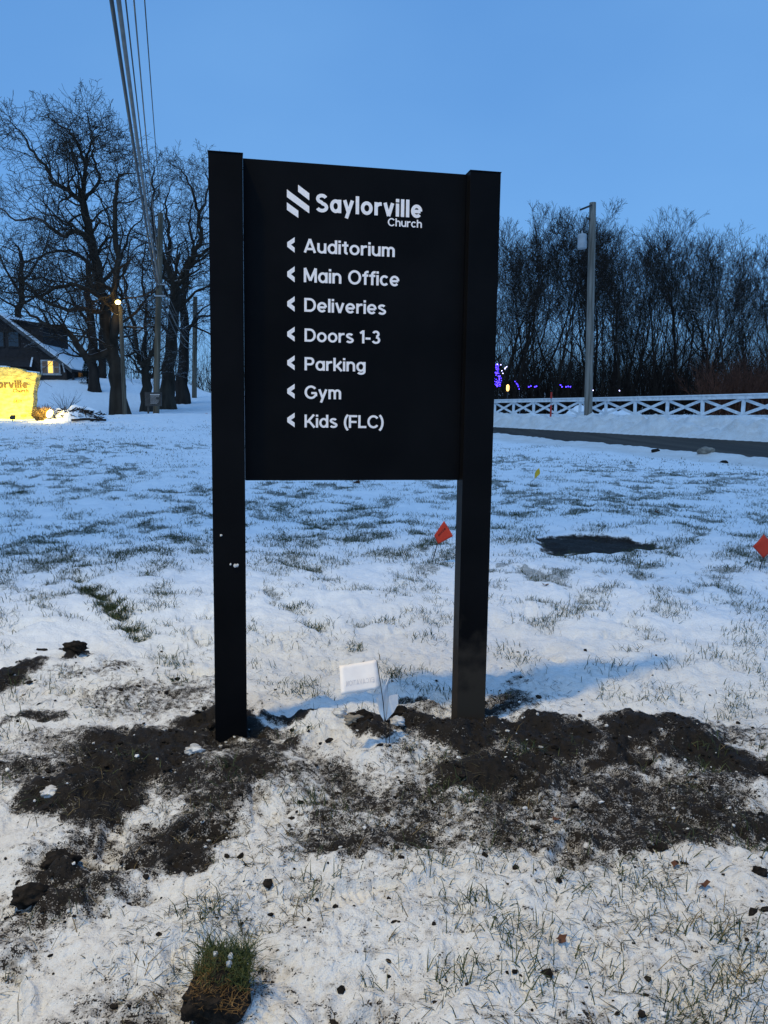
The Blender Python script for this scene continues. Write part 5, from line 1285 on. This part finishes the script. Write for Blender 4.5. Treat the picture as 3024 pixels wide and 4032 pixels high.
# fallen leaves
def leaf(px, py, s, label, col='leaf_brown'):
    c = G(px, py); z = hz(c.x, c.y); rg = random.Random(px+py)
    mb = MB(); n = 10
    mb.v = [(0, 0, 0)] + [((1-.35*(i % 2))*math.cos(6.28*i/n)*s*1.3, (1-.35*(i % 2))*math.sin(6.28*i/n)*s*.8, .3*s*math.cos(6.28*i/n*2)+rg.uniform(0, .25)*s) for i in range(n)]
    mb.f = [(0, 1+i, 1+(i+1) % n) for i in range(n)]
    o = mb.build('fallen_leaf', M[col], None, label=label, cat='leaf', group='brown leaves fallen on the snow'); o.location = (c.x, c.y, z+.012*1); o.rotation_euler = (rg.uniform(.1, .5), rg.uniform(-.3, .3), rg.uniform(0, 6))
leaf(1400, 1942, .085, 'brown leaf on the far snow seen under the sign panel')
leaf(1495, 1923, .05, 'dark narrow leaf right of the brown one under the panel')
leaf(2210, 3690, .018, 'small brown leaf on the foreground snow at lower right')
leaf(2660, 3400, .018, 'reddish leaf under the right dirt band')
leaf(2190, 3228, .018, 'long reddish leaf on dirty snow below the right dirt')
leaf(2590, 2062, .05, 'dark curled leaf on the snow beyond the bare patch')
leaf(2145, 2330, .03, 'small dark leaf on the snow left below the bare patch')
leaf(2770, 3490, .020, 'flat brown leaf in the lower right foreground')

# ------------------------------------------------------------------ upturned sod in the foreground
def sod():
    c = G(880, 3960); z0 = hz(c.x, c.y)+.006; rg = random.Random(6)
    root = empty('sod_clump', (c.x, c.y, z0), (0, 0, R(-8)), label='upturned clump of sod with green grass and dark soil in the foreground', cat='sod')
    bm = bmesh.new(); bmesh.ops.create_icosphere(bm, subdivisions=4, radius=1)
    for v in bm.verts:
        q = v.co; n = float(fbm(q.x*2.5+3, q.y*2.5+q.z*2.1, 4, 41)); 
        q2 = Vector((math.copysign(abs(q.x)**.7, q.x)*.072, math.copysign(abs(q.y)**.7, q.y)*.088, math.copysign(abs(q.z)**.75, q.z)*.050))*(.66+.66*n)
        v.co = q2 + Vector((.30*q2.y if q2.y < 0 else -.1*q2.y, -.012, .045 + .18*q2.y))
    me = bpy.data.meshes.new('soil_block'); bm.to_mesh(me); bm.free()
    link_mesh('soil_block', me, M['soil'], root)
    rs = np.random.RandomState(4)
    def tuft(n, x0, x1, y0, y1, m, nm, hgt, lean, wd):
        x = rs.uniform(x0, x1, n); y = rs.uniform(y0, y1, n); k = np.clip(1-(x/.075)**4*.6-(y/.09)**4*.6, .1, 1)
        z = .045 + .18*y + .050*np.sqrt(k)*np.ones(n)
        v, f = blades(np.column_stack([x-.15*y, y, z-.006]), hgt*rs.uniform(.5, 1.3, n), np.full(n, wd), n, lean)
        link_mesh(nm, np_mesh(nm, v, f), m, root, kind='stuff')
    M['sod_green'] = mat('green_sod_grass', (.030, .045, .010), (.085, .095, .025), 30, rough=.6)
    M['sod_straw'] = mat('straw_thatch', (.13, .07, .022), (.24, .14, .05), 40, rough=.7)
    tuft(900, -.065, .07, -.035, .085, M['sod_green'], 'green_grass', .040, 1.7, .0010)
    tuft(420, -.072, .01, -.075, .02, M['sod_straw'], 'straw_thatch', .032, 1.5, .0009)
    tuft(300, -.085, .085, -.02, .10, M['grass'], 'long_blades', .085, 1.9, .001)
    tuft(160, -.07, .075, -.09, -.03, M['sod_straw'], 'roots', .03, 3.5, .0006)
    for dx, dy in ((.012, .028), (.015, .004), (-.03, .03)):
        bm = bmesh.new(); bmesh.ops.create_icosphere(bm, subdivisions=2, radius=.0065)
        for v in bm.verts: v.co = Vector((v.co.x*1.1, v.co.y, v.co.z*1.4))*rg.uniform(.65, 1.3)
        me = bpy.data.meshes.new('snow_grain'); bm.to_mesh(me); bm.free(); o = link_mesh('snow_grain', me, M['snow_clump'], root); o.location = (dx, dy, .108+.18*dy)
sod()

# ------------------------------------------------------------------ the car-park lamp standard out of frame on the left, whose light throws the sign's shadow
def lamp_standard():
    hx, hy, hz_ = -3.55, 1.15, 11.0
    bx, by = -5.2, .2; gz = hz(bx, by)
    e = empty('lamp_standard', (bx, by, gz), label='lamp standard left of the picture that lights the trodden snow', cat='lamp')
    MB().tube([(0, 0, -.2), (0, 0, 6), (0, 0, 11.2)], [.13, .11, .08], 12).build('pole', M['metal_dark'], e)
    h = Vector((hx-bx, hy-by, hz_-gz))
    MB().tube([(0, 0, 11.0), Vector((h.x*.5, h.y*.5, h.z+.3)), h+Vector((0, 0, .16))], .035, 8).build('arm', M['metal_dark'], e)
    MB().bar(h+Vector((-.16, -.1, .12)), h+Vector((.16, .1, .12)), .26, .12).build('lamp_head', M['metal_dark'], e)
    MB().bar(h+Vector((-.12, -.07, .055)), h+Vector((.12, .07, .055)), .18, .006).build('lens', M['lamp_glow'], e)
    ld = bpy.data.lights.new('lamp_standard_light', 'SPOT'); ld.energy = 3700; ld.color = (1.0, .75, .30); ld.spot_size = R(71); ld.spot_blend = 1.0; ld.shadow_soft_size = .28
    lo = bpy.data.objects.new('lamp_standard_light', ld); COL.objects.link(lo); lo.location = (hx, hy, hz_-.02)
    lo.rotation_euler = Vector((-.29, -.13, 1)).to_track_quat('Z', 'Y').to_euler()
lamp_standard()
